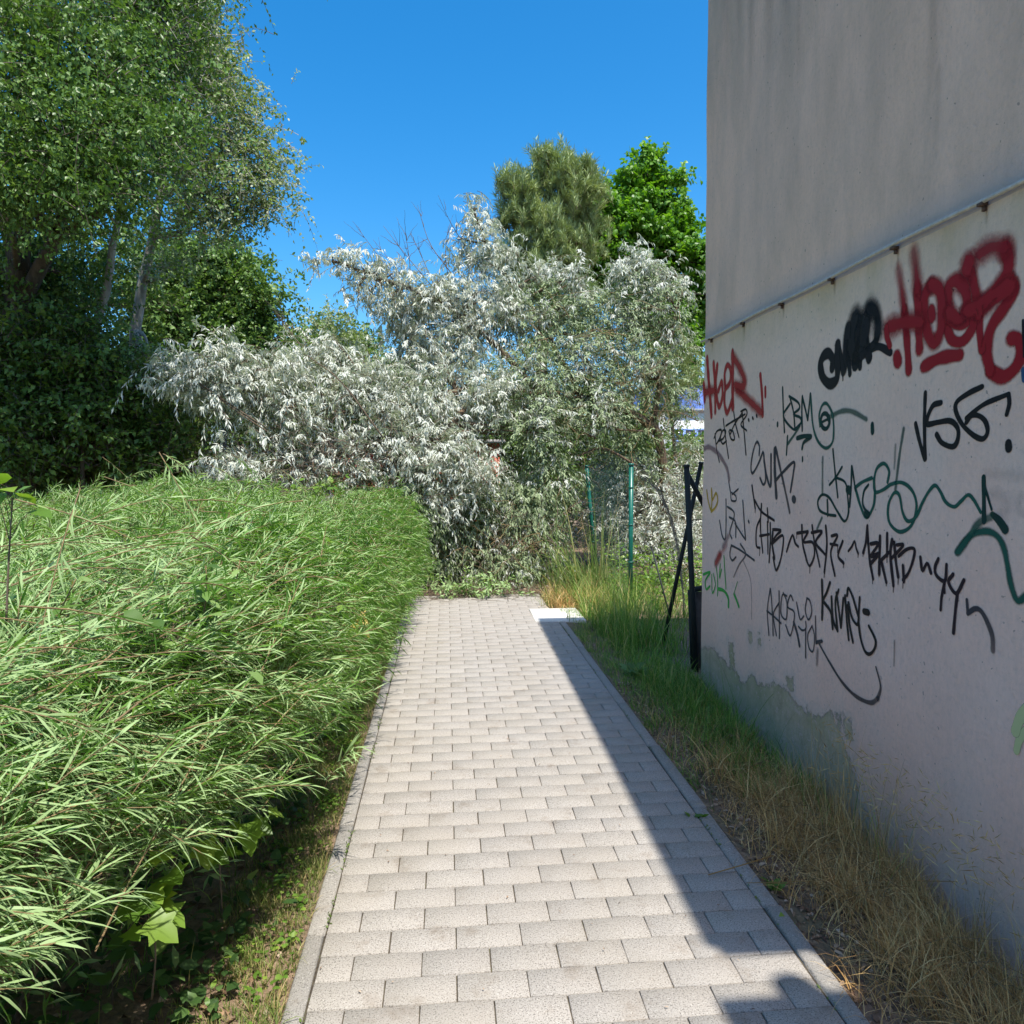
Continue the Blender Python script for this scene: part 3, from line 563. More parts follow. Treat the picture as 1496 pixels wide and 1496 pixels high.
strokes(G, 'brown', 'long row of thin brown-black dripping letters across the lower wall', [
 ('C', 9, .2, .9, [(496, 745), (516, 910)]), ('C', 9, .3, .85, [(512, 850), (560, 935), (650, 1000)]), ('C', 9, .2, .9, [(600, 912), (606, 1010)]), ('C', 9, .2, .9, [(548, 990), (522, 1060), (520, 1180), (545, 1200)]), ('C', 9, .2, .9, [(560, 880), (550, 1050), (566, 1232)]), ('C', 9, .2, .9, [(600, 1010), (605, 1240)]), ('C', 9, .2, .9, [(545, 1112), (612, 1100)]), ('C', 10, .2, .9, [(620, 1020), (622, 1150), (615, 1302)]),
 ('C', 13, .2, .95, [(640, 1080), (636, 1170), (655, 1275)]), ('C', 10, .2, .9, [(640, 1065), (700, 1072), (665, 1110), (632, 1170), (715, 1110), (708, 1250), (670, 1362), (645, 1270)]),
 ('C', 10, .2, .9, [(745, 1225), (768, 1150), (790, 1108), (808, 1165), (830, 1190)]), ('C', 11, .2, .95, [(820, 1092), (900, 1080)]), ('C', 11, .2, .95, [(856, 1035), (862, 1170), (892, 1300)]), ('C', 10, .2, .9, [(900, 1085), (868, 1155), (932, 1160), (945, 1250), (912, 1330), (886, 1285)]),
 ('C', 10, .2, .9, [(930, 1035), (945, 1150), (985, 1335)]), ('C', 11, .2, .9, [(925, 1088), (1000, 1080), (955, 1160), (1022, 1245)]), ('C', 12, .2, .95, [(1028, 1040), (1036, 1180), (1020, 1375)]), ('C', 11, .2, .95, [(1070, 1112), (1115, 1112), (1066, 1230), (1100, 1400)]), ('C', 10, .2, .9, [(1062, 1170), (1118, 1180)]), ('C', 12, .2, .95, [(1155, 1150), (1122, 1255), (1165, 1310)]),
 ('C', 10, .2, .9, [(1200, 1222), (1225, 1190), (1246, 1150), (1258, 1200), (1275, 1240)]),
 ('D', 14, .2, .95, [(343, 840), (335, 950), (315, 1035)]), ('D', 14, .2, .95, [(343, 860), (362, 1080), (386, 1225)]), ('D', 14, .2, .95, [(370, 970), (425, 970), (372, 1060), (430, 1040), (375, 1110)]), ('D', 15, .2, .95, [(438, 915), (430, 1190)]), ('D', 14, .2, .95, [(430, 1105), (505, 1030)]), ('D', 14, .2, .95, [(490, 895), (488, 1060)]), ('D', 15, .2, .95, [(445, 1090), (480, 1250)]),
 ('D', 16, .2, .95, [(525, 940), (512, 1050), (530, 1275)]), ('D', 15, .2, .95, [(540, 960), (550, 1100), (565, 1210)]), ('D', 13, .2, .95, [(520, 1075), (605, 980), (560, 978)]), ('D', 14, .2, .95, [(570, 1060), (630, 1010), (682, 1008), (675, 1080), (640, 1180), (600, 1232)]), ('D', 15, .2, .95, [(600, 1130), (606, 1245)]),
 ('D', 15, .2, .95, [(725, 1068), (740, 1165), (775, 1112), (802, 1182)]), ('D', 16, .2, .95, [(856, 1080), (832, 1140), (842, 1200), (905, 1240), (916, 1122)]), ('D', 15, .2, .95, [(905, 1240), (882, 1360), (876, 1450)]), ('D', 17, .2, .95, [(965, 1192), (932, 1250), (990, 1332), (1046, 1235)]), ('F', 17, .25, (.95, .9), [(998, 340), (985, 450), (970, 620)]), ('F', 10, .2, .9, [(900, 270), (905, 330)]),
 ('F', 4, .1, .8, [(28, 120), (26, 190)]), ('F', 4, .1, .8, [(600, 230), (598, 295)]), ('F', 4, .1, .8, [(384, 200), (382, 262)])])
strokes(G, 'grey', 'fading grey hook at the right end of the dripping letters', [('F', 18, .2, 1, [(1067, 380), (1075, 482)]), ('F', (26, 34), .35, (1, .5), [(1075, 478), (1130, 445), (1175, 470), (1220, 560), (1248, 650), (1250, 750)])])
strokes(G, 'yellow', 'tiny yellow scribble near the far corner', [('C', 10, .3, .9, [(168, 780), (180, 860), (198, 920), (206, 840), (203, 760), (207, 850), (235, 800), (246, 855), (228, 905), (200, 935)])])
strokes(G, 'grey', 'small black JON tag low at the far corner', [
 ('C', 9, .2, .9, [(258, 1000), (275, 1100), (296, 1138), (305, 1090), (305, 845)]), ('C', 9, .2, .9, [(315, 900), (358, 930), (365, 975), (335, 1080), (350, 1130)]), ('C', 9, .2, .9, [(330, 975), (375, 1010), (378, 1120)]), ('C', 9, .2, .9, [(372, 1020), (445, 1140)]), ('C', 9, .2, .9, [(446, 1140), (430, 855)]), ('C', 11, .1, 1, [(470, 1008)]),
 ('C', 8, .2, .9, [(325, 715), (338, 800), (345, 852), (378, 855), (376, 820), (345, 795)]), ('C', 8, .2, .9, [(395, 770), (350, 810)]), ('C', 9, .2, .9, [(345, 1180), (335, 1250), (352, 1290), (378, 1265)]), ('C', 9, .2, .9, [(345, 1180), (400, 1210), (460, 1255), (505, 1290)]), ('C', 9, .5, (.9, .4), [(410, 1170), (445, 1245), (400, 1320), (360, 1410)])])
strokes(G, 'lime', 'bright green scrawl at the bottom of the far corner', [
 ('E', 10, .2, .95, [(140, 195), (190, 180), (156, 240), (162, 302), (190, 282)]), ('E', 8, .2, .85, [(202, 200), (208, 330), (230, 270), (215, 190)]), ('E', 8, .2, .9, [(236, 140), (246, 230), (246, 350)]), ('E', 8, .2, .9, [(265, 120), (260, 220), (275, 160)]), ('E', 8, .3, .9, [(292, 60), (300, 200), (305, 300)]), ('E', 14, .2, 1, [(248, 300), (290, 315), (318, 365), (320, 430)]), ('E', 14, .2, 1, [(360, 340), (372, 370), (393, 430)]), ('E', 6, .4, .6, [(385, 250), (360, 335)])])
strokes(G, 'pink', 'faded pinkish arc near the far corner', [('C', 22, .6, .55, [(135, 482), (180, 465), (250, 510), (310, 610), (328, 700)]), ('C', 26, .8, .4, [(325, 1110), (285, 1190)]), ('E', 7, .5, .35, [(430, 100), (480, 250), (490, 520)])])
strokes(G, 'red2', 'small red smudge above the bright green scrawl', [('C', 38, .8, .65, [(262, 1250), (232, 1310)]), ('C', 25, 1, .3, [(310, 1180), (265, 1250)])])
strokes(G, 'grey', 'thin grey two-row tag with a long hooked tail', [
 ('E', 9, .3, .85, [(625, 300), (605, 460), (615, 638)]), ('E', 9, .3, .85, [(628, 300), (640, 460), (645, 640)]), ('E', 9, .3, .85, [(602, 462), (650, 500), (702, 552)]), ('E', 9, .3, .85, [(690, 318), (690, 660)]), ('E', 9, .3, .85, [(690, 400), (648, 490), (668, 640)]),
 ('E', 9, .3, .85, [(745, 352), (712, 350), (702, 480), (740, 520), (745, 400), (720, 330)]), ('E', 9, .3, .85, [(790, 385), (770, 348), (750, 430), (800, 480), (772, 640), (735, 565)]), ('E', 9, .3, .85, [(815, 400), (842, 520), (870, 500)]), ('E', 9, .3, .85, [(892, 368), (880, 455), (905, 525), (930, 470), (915, 390), (892, 368)]),
 ('E', 16, .3, .9, [(795, 545), (820, 620), (842, 715)]), ('E', 9, .3, .85, [(830, 575), (860, 602), (888, 590), (885, 540)]), ('E', 10, .3, .85, [(886, 590), (890, 800)]), ('E', 9, .3, .8, [(935, 570), (902, 640), (915, 730), (945, 755), (955, 650), (935, 570)]), ('E', 9, .3, .85, [(958, 500), (964, 620), (968, 700)]), ('E', 16, .3, .85, [(1010, 682), (972, 690)]),
 ('E', (10, 24), .35, (.85, .6), [(985, 690), (1060, 825), (1150, 975), (1250, 1080), (1360, 1130), (1415, 1100)]), ('E', (22, 9), .3, (.6, .85), [(1415, 1100), (1435, 1010), (1400, 870)]), ('E', 22, .9, .4, [(978, 750), (975, 850)])])
strokes(G, 'black', 'black KUMA tag with a dash and a curled tail', [
 ('E', 15, .15, 1, [(1003, 238), (1010, 400), (1010, 522)]), ('E', 14, .15, 1, [(1065, 255), (1040, 330), (1010, 385)]), ('E', 14, .15, 1, [(1010, 385), (1070, 460), (1085, 540), (1090, 590)]), ('E', 14, .15, 1, [(1078, 360), (1092, 520), (1125, 605)]), ('E', 13, .15, 1, [(1125, 605), (1108, 400), (1132, 308)]), ('E', 13, .15, 1, [(1115, 330), (1135, 460), (1150, 580)]), ('E', 13, .15, 1, [(1150, 580), (1168, 370)]), ('E', 13, .15, 1, [(1180, 350), (1192, 520), (1205, 672)]),
 ('E', 13, .15, 1, [(1198, 420), (1215, 580), (1235, 690)]), ('E', 13, .15, 1, [(1195, 350), (1205, 295), (1240, 370), (1275, 500)]), ('E', 13, .15, 1, [(1205, 400), (1230, 510), (1270, 560), (1280, 460), (1287, 365)]), ('E', 14, .15, 1, [(1276, 540), (1290, 660), (1320, 755), (1358, 775), (1392, 730), (1395, 670), (1350, 572)]), ('E', 26, .15, 1, [(1318, 465), (1345, 472)])])
strokes(G, 'cream', 'pale yellow-green paint stroke at the right edge of the wall', [('F', 60, .1, 1, [(1500, 1170), (1440, 1250), (1410, 1340)]), ('F', 44, .1, 1, [(1490, 1330), (1440, 1400), (1420, 1480)])])
strokes(G, 'black', 'edge of a black stroke at the right border', [('B', 16, .2, 1, [(1480, 640), (1484, 900)])])
strokes(G, 'blue', 'short blue stroke below the large red lettering', [('B', 30, .3, 1, [(1478, 1000), (1484, 1070)])])
strokes(G, 'grey', 'faint grey rubbed-out smudges on the wall', [('D', 60, 1, .10, [(1250, 600), (1340, 640), (1360, 720), (1280, 760)]), ('D', 50, 1, .10, [(1460, 620), (1440, 700), (1480, 760)]), ('D', 60, 1, .08, [(1200, 450), (1480, 480)]), ('F', 12, .8, .4, [(538, 680), (536, 860)])])

# unseen block added behind the camera to cast the near edge of the shadow
nb = empty('shadow_block', (1.62, -6, 0), 'unseen rendered block added behind the camera to cast the near shadow edge', 'shadow caster')
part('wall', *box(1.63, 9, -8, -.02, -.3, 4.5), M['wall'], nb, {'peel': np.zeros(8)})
part('roof', *box(1.60, 9.1, -8.1, .0, 4.5, 4.56), M['grey_metal'], nb)
ext = [polytube([(1.86, -.03, 4.50), (1.86, -.03, 4.70)], .06, 10)]  # stub added to put a small bump in that shadow's edge
part('shadow_stub', *join(ext), M['grey_metal'], nb, smooth=True)

# ------------------------------------------------------------------ plants: builders
def spray_tree(name, label, cat, base, trunks, clumps, leafmat, barkmat, n_leaf, leafL, leafW, kind='kite', group=None,
               twL=.35, K=9, droop=.3, ldroop=.3, ang=.9, fill=.55, r0=.12, crown_name='crown', updir=.5, bare=0, vb=0., clus=16, csp=1.):
    """clumps: (px, py, Y, radius_px) ellipsoids placed in the world; trunks: list of point lists"""
    root = empty(name, tuple(float(q) for q in base), label, cat, group)
    cs = []
    for c in clumps:
        px, py, Y, r = c[:4]; p = at(px, py, Y); rm = r*Y/F; cs.append((p, rm, (c[4] if len(c) > 4 else 1.)))
    vol = np.array([c[1]**2*c[2] for c in cs]); vol = vol/vol.sum(); nt_ = int(n_leaf/K)
    O, D, LP = [], [], []
    for (p, rm, sq), f in zip(cs, vol):
        n = max(6, int(nt_*f)); d = sphere_dirs(n); rad = rm*np.power(U(fill**3, 1, n), 1/3.)
        # break the outline into lobes
        lob = 1+.30*np.sin(d[:, 0]*7+p[0]*3)*np.sin(d[:, 2]*8+p[2]*5)+.12*np.sin(d[:, 1]*13+d[:, 2]*11)
        q = p+d*(rad*lob)[:, None]*np.array([1, 1, .9])
        if clus:
            kc = max(4, n//clus); ci = rng.integers(0, kc, n); mv = rng.random(n) < .85
            off_ = rng.normal(0, 1, (n, 3))*np.array([.62, .62, .26])*twL*csp*(.7+.8*rng.random(kc))[ci][:, None]
            q[mv] = (q[ci % n]+off_)[mv]
        q -= d*twL*.5
        O.append(q); D.append(nrm(d*.8+np.array([0, 0, updir])+rng.normal(0, .45, (n, 3)))); LP.append(p)
    O = np.concatenate(O); D = np.concatenate(D)
    TL = twL*U(.6, 1.3, len(O))
    P, LD, NN, TW = twig_leaves(O, D, TL, K, ang, droop, ldroop)
    v = np.repeat(np.clip(rng.normal(.5, .22, len(O))+vb, 0, 1), K)*.6+rng.random(len(P))*.4
    n = len(P); V, T, vv_ = leaves(P, LD, NN, leafL*U(.65, 1.2, n), leafW*U(.7, 1.15, n), kind, v)
    tag(part(crown_name, V, T, leafmat, root, {'v': vv_}), kind='stuff')
    tp = []
    nodes = []
    for pts, rr in trunks:
        c = smooth_line(pts, 18)[:]; c = np.stack([np.convolve(np.pad(c[:, q], 2, 'edge'), [.1, .2, .4, .2, .1], 'valid') for q in range(3)], 1); c[0] = pts[0]; c = smooth_line(c, 14); c[1:-1] += rng.normal(0, .008, (12, 3)); rads = np.linspace(rr, rr*.35, 14)
        o_ = polytube(c, rads, 9); tp.append(o_); nodes += [(c[k], rads[k]) for k in range(3, 14)]
    for j_, t_ in enumerate(tp): part('trunk' if j_ == 0 else 'stem', *t_, barkmat, root, smooth=True)
    npos = np.array([q[0] for q in nodes]); nr = np.array([q[1] for q in nodes])
    Pl, Rl = [], []
    for (p, rm, sq) in cs:
        for _ in range(3+int(rm*3)):
            tgt = p+sphere_dirs(1)[0]*rm*U(.2, .75)
            dd = np.linalg.norm(npos-tgt, axis=1)+np.maximum(0, npos[:, 2]-tgt[2])*1.5; k = int(np.argmin(dd)); a = npos[k]
            md = (a+tgt)/2+rng.normal(0, .07, 3)*np.linalg.norm(tgt-a)+np.array([0, 0, .04*np.linalg.norm(tgt-a)])
            c = smooth_line([a, md, tgt], 7); Pl.append(c); Rl.append(np.linspace(min(nr[k]*.6, .05), .006, 7))
    for a_, b__ in zip(Pl, Rl):
        V, T = tubes(a_[None], b__[None], 5); part('limb', V, T, barkmat, root, smooth=True)
    # twigs
    idx = rng.permutation(len(TW))[:min(len(TW), 2600)]
    V, T = tubes(TW[idx], np.tile(np.linspace(.004, .0015, 5), (len(idx), 1)), 3); tag(part('twig', V, T, barkmat, root), kind='stuff')
    return root

# ------------------------------------------------------------------ silver oleaster lying across the path
WT = lambda c: (*c, .38 if (c[0] > 745 and c[1] > 430) else 1.)
oli = [(250, 548, 8.2, 24), (285, 545, 8.3, 38), (330, 525, 8.3, 38), (310, 570, 8.3, 34), (365, 570, 8.5, 45), (415, 545, 8.8, 40), (420, 605, 8.5, 46), (350, 690, 8.3, 38), (400, 705, 8.4, 34), (320, 675, 8.2, 20), (480, 520, 9.2, 38), (495, 580, 8.8, 50), (470, 660, 8.6, 44),
       (545, 560, 9, 48), (560, 640, 8.7, 55), (540, 700, 8.5, 40), (610, 590, 9, 55), (640, 530, 9.5, 45), (640, 660, 8.7, 55), (700, 580, 9.3, 60), (600, 500, 9.8, 32), (600, 440, 9.5, 38), (560, 440, 9.4, 22),
       (490, 382, 9.2, 17), (520, 385, 9.2, 19), (545, 400, 9.3, 18), (528, 432, 9.2, 15), (570, 395, 9.4, 15), (640, 430, 9.6, 34), (690, 305, 9.8, 14), (705, 330, 9.8, 20), (715, 365, 9.8, 28), (690, 385, 9.8, 20), (740, 385, 10, 18), (670, 345, 9.8, 9), (740, 440, 9.9, 34), (690, 440, 9.7, 38), (680, 490, 9.6, 38),
       (780, 470, 10, 48), (800, 395, 10.1, 20), (830, 410, 10.1, 22), (850, 450, 10.1, 38), (930, 385, 10.2, 28), (960, 395, 10.2, 20), (910, 400, 10.2, 18), (950, 440, 10.2, 42), (900, 470, 10.2, 42), (990, 420, 10.2, 20), (850, 530, 9.9, 50), (780, 560, 9.6, 50), (930, 540, 10, 45), (980, 490, 10.2, 25),
       (870, 600, 9.6, 42), (780, 620, 9.3, 42), (650, 730, 8.6, 34), (700, 690, 8.8, 45), (600, 690, 8.5, 34)]
oli = [WT(c) for c in oli]
tb = at(972, 700, 10.4); tb[2] = -.05
trunk_main = [tb, at(970, 660, 10.3), at(952, 620, 10.2), at(965, 560, 10.2), at(985, 470, 10.2), at(1000, 400, 10.2)]
arm = [at(955, 625, 10.2), at(900, 590, 9.9), at(800, 580, 9.6), at(700, 560, 9.4), at(560, 600, 9), at(420, 600, 8.6), at(300, 560, 8.3)]
arm2 = [at(800, 585, 9.6), at(720, 500, 9.7), at(640, 440, 9.6), at(540, 400, 9.3), at(480, 380, 9.2)]
arm3 = [at(850, 585, 9.8), at(780, 450, 10), at(720, 380, 9.9), at(690, 300, 9.8)]
arm4 = [at(700, 570, 9.4), at(640, 640, 8.8), at(540, 690, 8.5), at(380, 700, 8.3)]
base = (float(tb[0]), float(tb[1]), -.05)
olive = spray_tree('silver_oleaster', 'huge silver-white leaved oleaster tree fallen across the end of the path', 'tree', base,
   [(trunk_main, .075), (arm, .06), (arm2, .045), (arm3, .04), (arm4, .04)], oli, M['olive'], M['brown_bark'], 88000, .082, .0185, 'kite', None, .32, 13, .42, .8, .6, .35, updir=.45, vb=.06, clus=7, csp=.45)
# greener inner foliage, darkened in colour to stand for shade inside the crown, and the hanging leaves
inner = [(x, y+(14 if x < 745 else 0), Y+(.45 if x < 745 else -.05), r*.95) for (x, y, Y, r, w_) in oli if r > 30]
green = [c[:4] for c in oli if c[0] > 745 and c[1] > 430]
def add_leaves(parent, name, clumps, n_leaf, mat, L, W, K=11, twL=.3, droop=.5, ldroop=.8, ang=.6, kind='kite', fill=.2, updir=.2):
    rr = np.array([c[3]**2 for c in clumps], float); rr /= rr.sum(); O, D = [], []
    for c, f in zip(clumps, rr):
        n = max(4, int(n_leaf/K*f)); d = sphere_dirs(n); p = at(*c[:3]); rm = c[3]*c[2]/F
        O.append(p+d*(rm*np.power(U(fill**3, 1, n), 1/3.))[:, None]); D.append(nrm(d*.6+np.array([0, 0, updir])+rng.normal(0, .5, (n, 3))))
    O = np.concatenate(O); D = np.concatenate(D); P, LD, NN, TW = twig_leaves(O, D, twL*U(.6, 1.3, len(O)), K, ang, droop, ldroop)
    n = len(P); V, T, v = leaves(P, LD, NN, L*U(.65, 1.2, n), W*U(.7, 1.15, n), kind)
    tag(part(name, V, T, mat, parent, {'v': v}), kind='stuff'); return TW
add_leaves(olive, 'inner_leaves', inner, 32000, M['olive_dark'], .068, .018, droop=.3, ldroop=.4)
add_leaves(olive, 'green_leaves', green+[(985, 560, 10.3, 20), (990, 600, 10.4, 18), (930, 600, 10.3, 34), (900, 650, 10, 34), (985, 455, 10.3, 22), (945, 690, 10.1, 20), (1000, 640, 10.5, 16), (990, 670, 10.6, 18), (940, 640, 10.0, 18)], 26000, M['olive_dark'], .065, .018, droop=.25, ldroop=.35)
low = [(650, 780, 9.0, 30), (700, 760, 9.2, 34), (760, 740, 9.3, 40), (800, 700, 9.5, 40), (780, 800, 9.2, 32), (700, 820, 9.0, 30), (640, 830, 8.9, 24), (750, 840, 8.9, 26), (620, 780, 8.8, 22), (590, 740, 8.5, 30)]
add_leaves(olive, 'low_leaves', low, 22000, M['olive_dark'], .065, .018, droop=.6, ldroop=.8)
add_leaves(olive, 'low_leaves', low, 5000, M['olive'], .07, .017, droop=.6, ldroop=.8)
# bare brown twigs: the tangle above the path, and the dead shoots against the sky
def tangle(parent, name, n, cx, ex, L, mat, r=.0035, dirb=(0, 0, 0), k=6, wob=.09):
    P0 = np.array(cx)+rng.normal(0, 1, (n, 3))*np.array(ex); D = nrm(sphere_dirs(n)+np.array(dirb)); Ls = L*U(.4, 1.3, n)
    s = np.linspace(0, 1, k); P = P0[:, None, :]+D[:, None, :]*(s[None, :]*Ls[:, None])[..., None]
    P += np.cumsum(rng.normal(0, wob/k, P.shape), axis=1)*L*3
    P[:, :, 2] = np.maximum(P[:, :, 2], .01)
    V, T = tubes(P, np.tile(np.linspace(r, r*.3, k), (n, 1))*U(.6, 1.7, (n, 1)), 3); return tag(part(name, V, T, mat, parent), kind='stuff')
tangle(olive, 'bare_twigs', 480, at(730, 800, 9.2), (.85, .35, .38), .5, M['twig'])
tangle(olive, 'bare_twigs', 220, at(710, 810, 8.9), (.5, .2, .3), .4, M['redtwig'])
tangle(olive, 'bare_twigs', 500, at(850, 580, 9.7), (1.0, .3, .6), .6, M['redtwig'])
tangle(olive, 'bare_twigs', 450, at(420, 670, 8.6), (.7, .3, .2), .45, M['twig'])
tangle(olive, 'bare_twigs', 380, at(530, 680, 8.7), (.45, .3, .2), .4, M['twig'])
dead = []
for a, b_ in (((650, 440), (560, 330)), ((640, 430), (600, 340)), ((620, 450), (545, 350)), ((660, 400), (610, 300)), ((680, 360), (640, 285)), ((600, 430), (592, 340)), ((660, 430), (655, 330)), ((590, 440), (520, 330)), ((455, 520), (400, 452)), ((430, 480), (405, 455))):
    Yd = 9.7; p0, p1 = at(*a, Yd), at(*b_, Yd+U(-.3, .3)); c = smooth_line([p0, (p0+p1)/2+rng.normal(0, .03, 3), p1], 8); dead.append((c, np.linspace(.007, .0018, 8)))
    for _ in range(6):
        k = int(rng.integers(2, 7)); q = c[k]; d = nrm(nrm(p1-p0)+rng.normal(0, .5, 3)); L = U(.12, .4); dead.append((q+d*np.linspace(0, L, 8)[:, None]+np.cumsum(rng.normal(0, .006, (8, 3)), 0), np.linspace(.0035, .001, 8)))
for d0, d1 in dead:
    V, T = tubes(d0[None], d1[None], 4); part('dead_branch', V, T, M['twig'], olive)
for pts, r in (([(290, 560), (350, 600), (390, 625)], .012), ([(390, 630), (330, 590), (285, 555)], .008), ([(560, 640), (500, 560), (450, 520)], .01), ([(870, 640), (740, 590), (690, 620)], .018), ([(860, 560), (880, 620), (940, 630)], .02), ([(930, 680), (880, 655), (840, 668)], .02), ([(1020, 615), (990, 602), (955, 600)], .008)):
    c = smooth_line([at(x, y, 8.1 if x < 600 else 9.5) for x, y in pts], 10); part('branch', *polytube(c, np.linspace(r, r*.5, 10), 6), M['brown_bark'], olive, smooth=True)
# second silver shrub upright behind the fence
oli2 = [(900, 720, 10.6, 48), (905, 790, 10.5, 46), (880, 760, 10.5, 36), (960, 740, 10.8, 44), (965, 800, 10.7, 42), (1000, 760, 11, 38), (1000, 820, 11, 32), (945, 690, 10.8, 34), (1010, 720, 11, 30), (1000, 680, 11, 26), (1020, 780, 11, 34), (940, 850, 10.6, 30), (1000, 860, 10.9, 26)]
oli2 += [(890, 750, 10.3, 36), (955, 770, 9.2, 36), (1000, 790, 8.8, 30), (895, 700, 10.4, 32), (985, 730, 9.2, 28), (1010, 840, 8.6, 26)]
ob = at(960, 850, 10.8); ob[2] = -.03
spray_tree('silver_shrub', 'silver-green leaved shrub standing right behind the green wire fence', 'shrub', ob,
   [([ob, at(955, 800, 10.8), at(950, 730, 10.8)], .03), ([ob, at(985, 790, 10.9), at(1000, 740, 11)], .025)], oli2, M['olive'], M['brown_bark'], 32000, .07, .018, 'kite', None, .3, 12, .3, .5, .7, .2, updir=.5)
# green fallen sprig on the end of the path
sp = empty('fallen_branch', (.15, 8.15, 0), 'fresh green broken branch lying on the paving below the silver tree', 'branch')
n = 60; O = np.stack([U(-.25, .75, n), U(8.05, 8.4, n), U(.0, .12, n)], 1); D = nrm(np.stack([U(-1, 1, n), U(-.8, .3, n), U(0, .6, n)], 1))
P, LD, NN, TW = twig_leaves(O, D, .22, 14, .7, .2, .3); V, T, v = leaves(P, LD, NN, .07*U(.7, 1.2, len(P)), .02, 'kite')
tag(part('leaves', V, T, M['willow'], sp, {'v': v}), kind='stuff'); V, T = tubes(TW, np.tile(np.linspace(.004, .002, 5), (n, 1)), 3); tag(part('twig', V, T, M['twig'], sp), kind='stuff')

# ------------------------------------------------------------------ trees on the left
def groot(px, Y, z=-.04):
    p = at(px, 700, Y); return np.array([p[0], Y, z])
b1 = groot(30, 8.6)
spray_tree('dense_tree', 'big dense dark green tree filling the upper left corner', 'tree', b1,
   [([b1, at(25, 500, 8.5), at(40, 250, 8.4), at(80, -60, 8.4)], .16), ([at(30, 450, 8.5), at(100, 300, 8.2), at(150, 150, 8.1), at(170, 20, 8.1)], .08), ([at(35, 420, 8.5), at(-30, 200, 8.4), at(-100, 0, 8.4)], .08)],
   [(40, 60, 7.5, 100), (130, 70, 7.5, 85), (190, 40, 7.8, 45), (60, 190, 7.2, 90), (150, 190, 7.2, 75), (190, 130, 7.6, 42), (100, 280, 7.1, 72), (190, 265, 7.3, 50), (15, 290, 7.1, 75), (75, 400, 9, 68), (20, 430, 9, 85), (60, 510, 9.2, 70), (15, 560, 9.2, 75), (-80, 600, 9.2, 90), (-80, 150, 7.4, 130), (-90, 400, 9, 120), (40, -110, 8.3, 140), (200, -90, 8.5, 100), (-120, -120, 8.4, 150)],
   M['dense'], M['bark'], 125000, .052, .031, 'kite', 'tall trees on the left', .42, 12, .4, .35, .9, .45, updir=.2, clus=22)
b2 = groot(150, 9.2)
spray_tree('pale_trunk_tree', 'tree with a pale leaning trunk, left of the two bare pale trunks', 'tree', b2,
   [([b2, at(128, 520, 9.1), at(150, 450, 9.), at(164, 380, 8.9), at(174, 310, 8.8), at(190, 200, 8.6), at(215, 60, 8.6)], .06)],
   [(205, 100, 8.6, 50), (215, 20, 8.6, 50), (225, 200, 8.8, 38), (195, 200, 8.6, 46), (160, 250, 7.5, 35)], M['dense'], M['pale_bark'], 14000, .055, .04, 'kite', 'tall trees on the left', .4, 9, .3, .4, .9, .4)
b3 = groot(190, 10.6)
spray_tree('poplar', 'airy grey-green poplar whose loose crown stands against the blue sky', 'tree', b3,
   [([b3, at(195, 520, 10.6), at(205, 430, 10.5), at(218, 375, 10.5), at(240, 260, 10.5), at(262, 120, 10.5), at(275, -60, 10.5)], .085), ([at(232, 290, 10.5), at(290, 250, 10.4), at(350, 215, 10.4), at(400, 240, 10.4)], .045), ([at(236, 270, 10.5), at(300, 290, 10.4), at(370, 300, 10.4)], .04), ([at(245, 200, 10.5), at(300, 120, 10.4), at(350, 90, 10.4)], .04)],
   [(250, 40, 10.5, 48), (280, 20, 10.5, 36), (300, 65, 10.4, 36), (330, 95, 10.4, 26), (290, 110, 10.4, 42), (335, 150, 10.4, 36), (362, 135, 10.4, 16), (300, 190, 10.4, 48), (355, 205, 10.4, 42), (395, 240, 10.4, 34), (370, 270, 10.4, 40), (320, 265, 10.3, 45), (270, 250, 10.3, 42), (345, 320, 10.4, 30), (390, 300, 10.4, 24), (300, 320, 10.3, 32), (260, 330, 10.3, 34), (255, -60, 10.5, 65), (240, 390, 10.3, 26), (225, 540, 9.8, 38)],
   M['poplar'], M['pale_bark'], 30000, .052, .036, 'kite', 'tall trees on the left', .38, 9, .35, .3, .9, .3, updir=.3, csp=.7)
b4 = groot(300, 16)
spray_tree('leafy_tree', 'fresh green leafy tree behind the poplar, above the silver branches', 'tree', b4,
   [([b4, at(290, 600, 16), at(300, 500, 16), at(310, 400, 16)], .14)],
   [(310, 400, 16, 42), (345, 420, 16, 38), (375, 440, 16, 26), (390, 440, 16, 14), (330, 470, 16, 50), (370, 490, 16, 28), (270, 450, 16, 50), (290, 520, 16, 50), (240, 510, 16, 50), (220, 440, 16, 45), (345, 520, 16, 32), (330, 370, 16, 22), (260, 380, 16, 35)],
   M['dense'], M['bark'], 46000, .085, .065, 'oval', 'tall trees on the left', .45, 9, .25, .3, 1.0, .4, vb=.2)
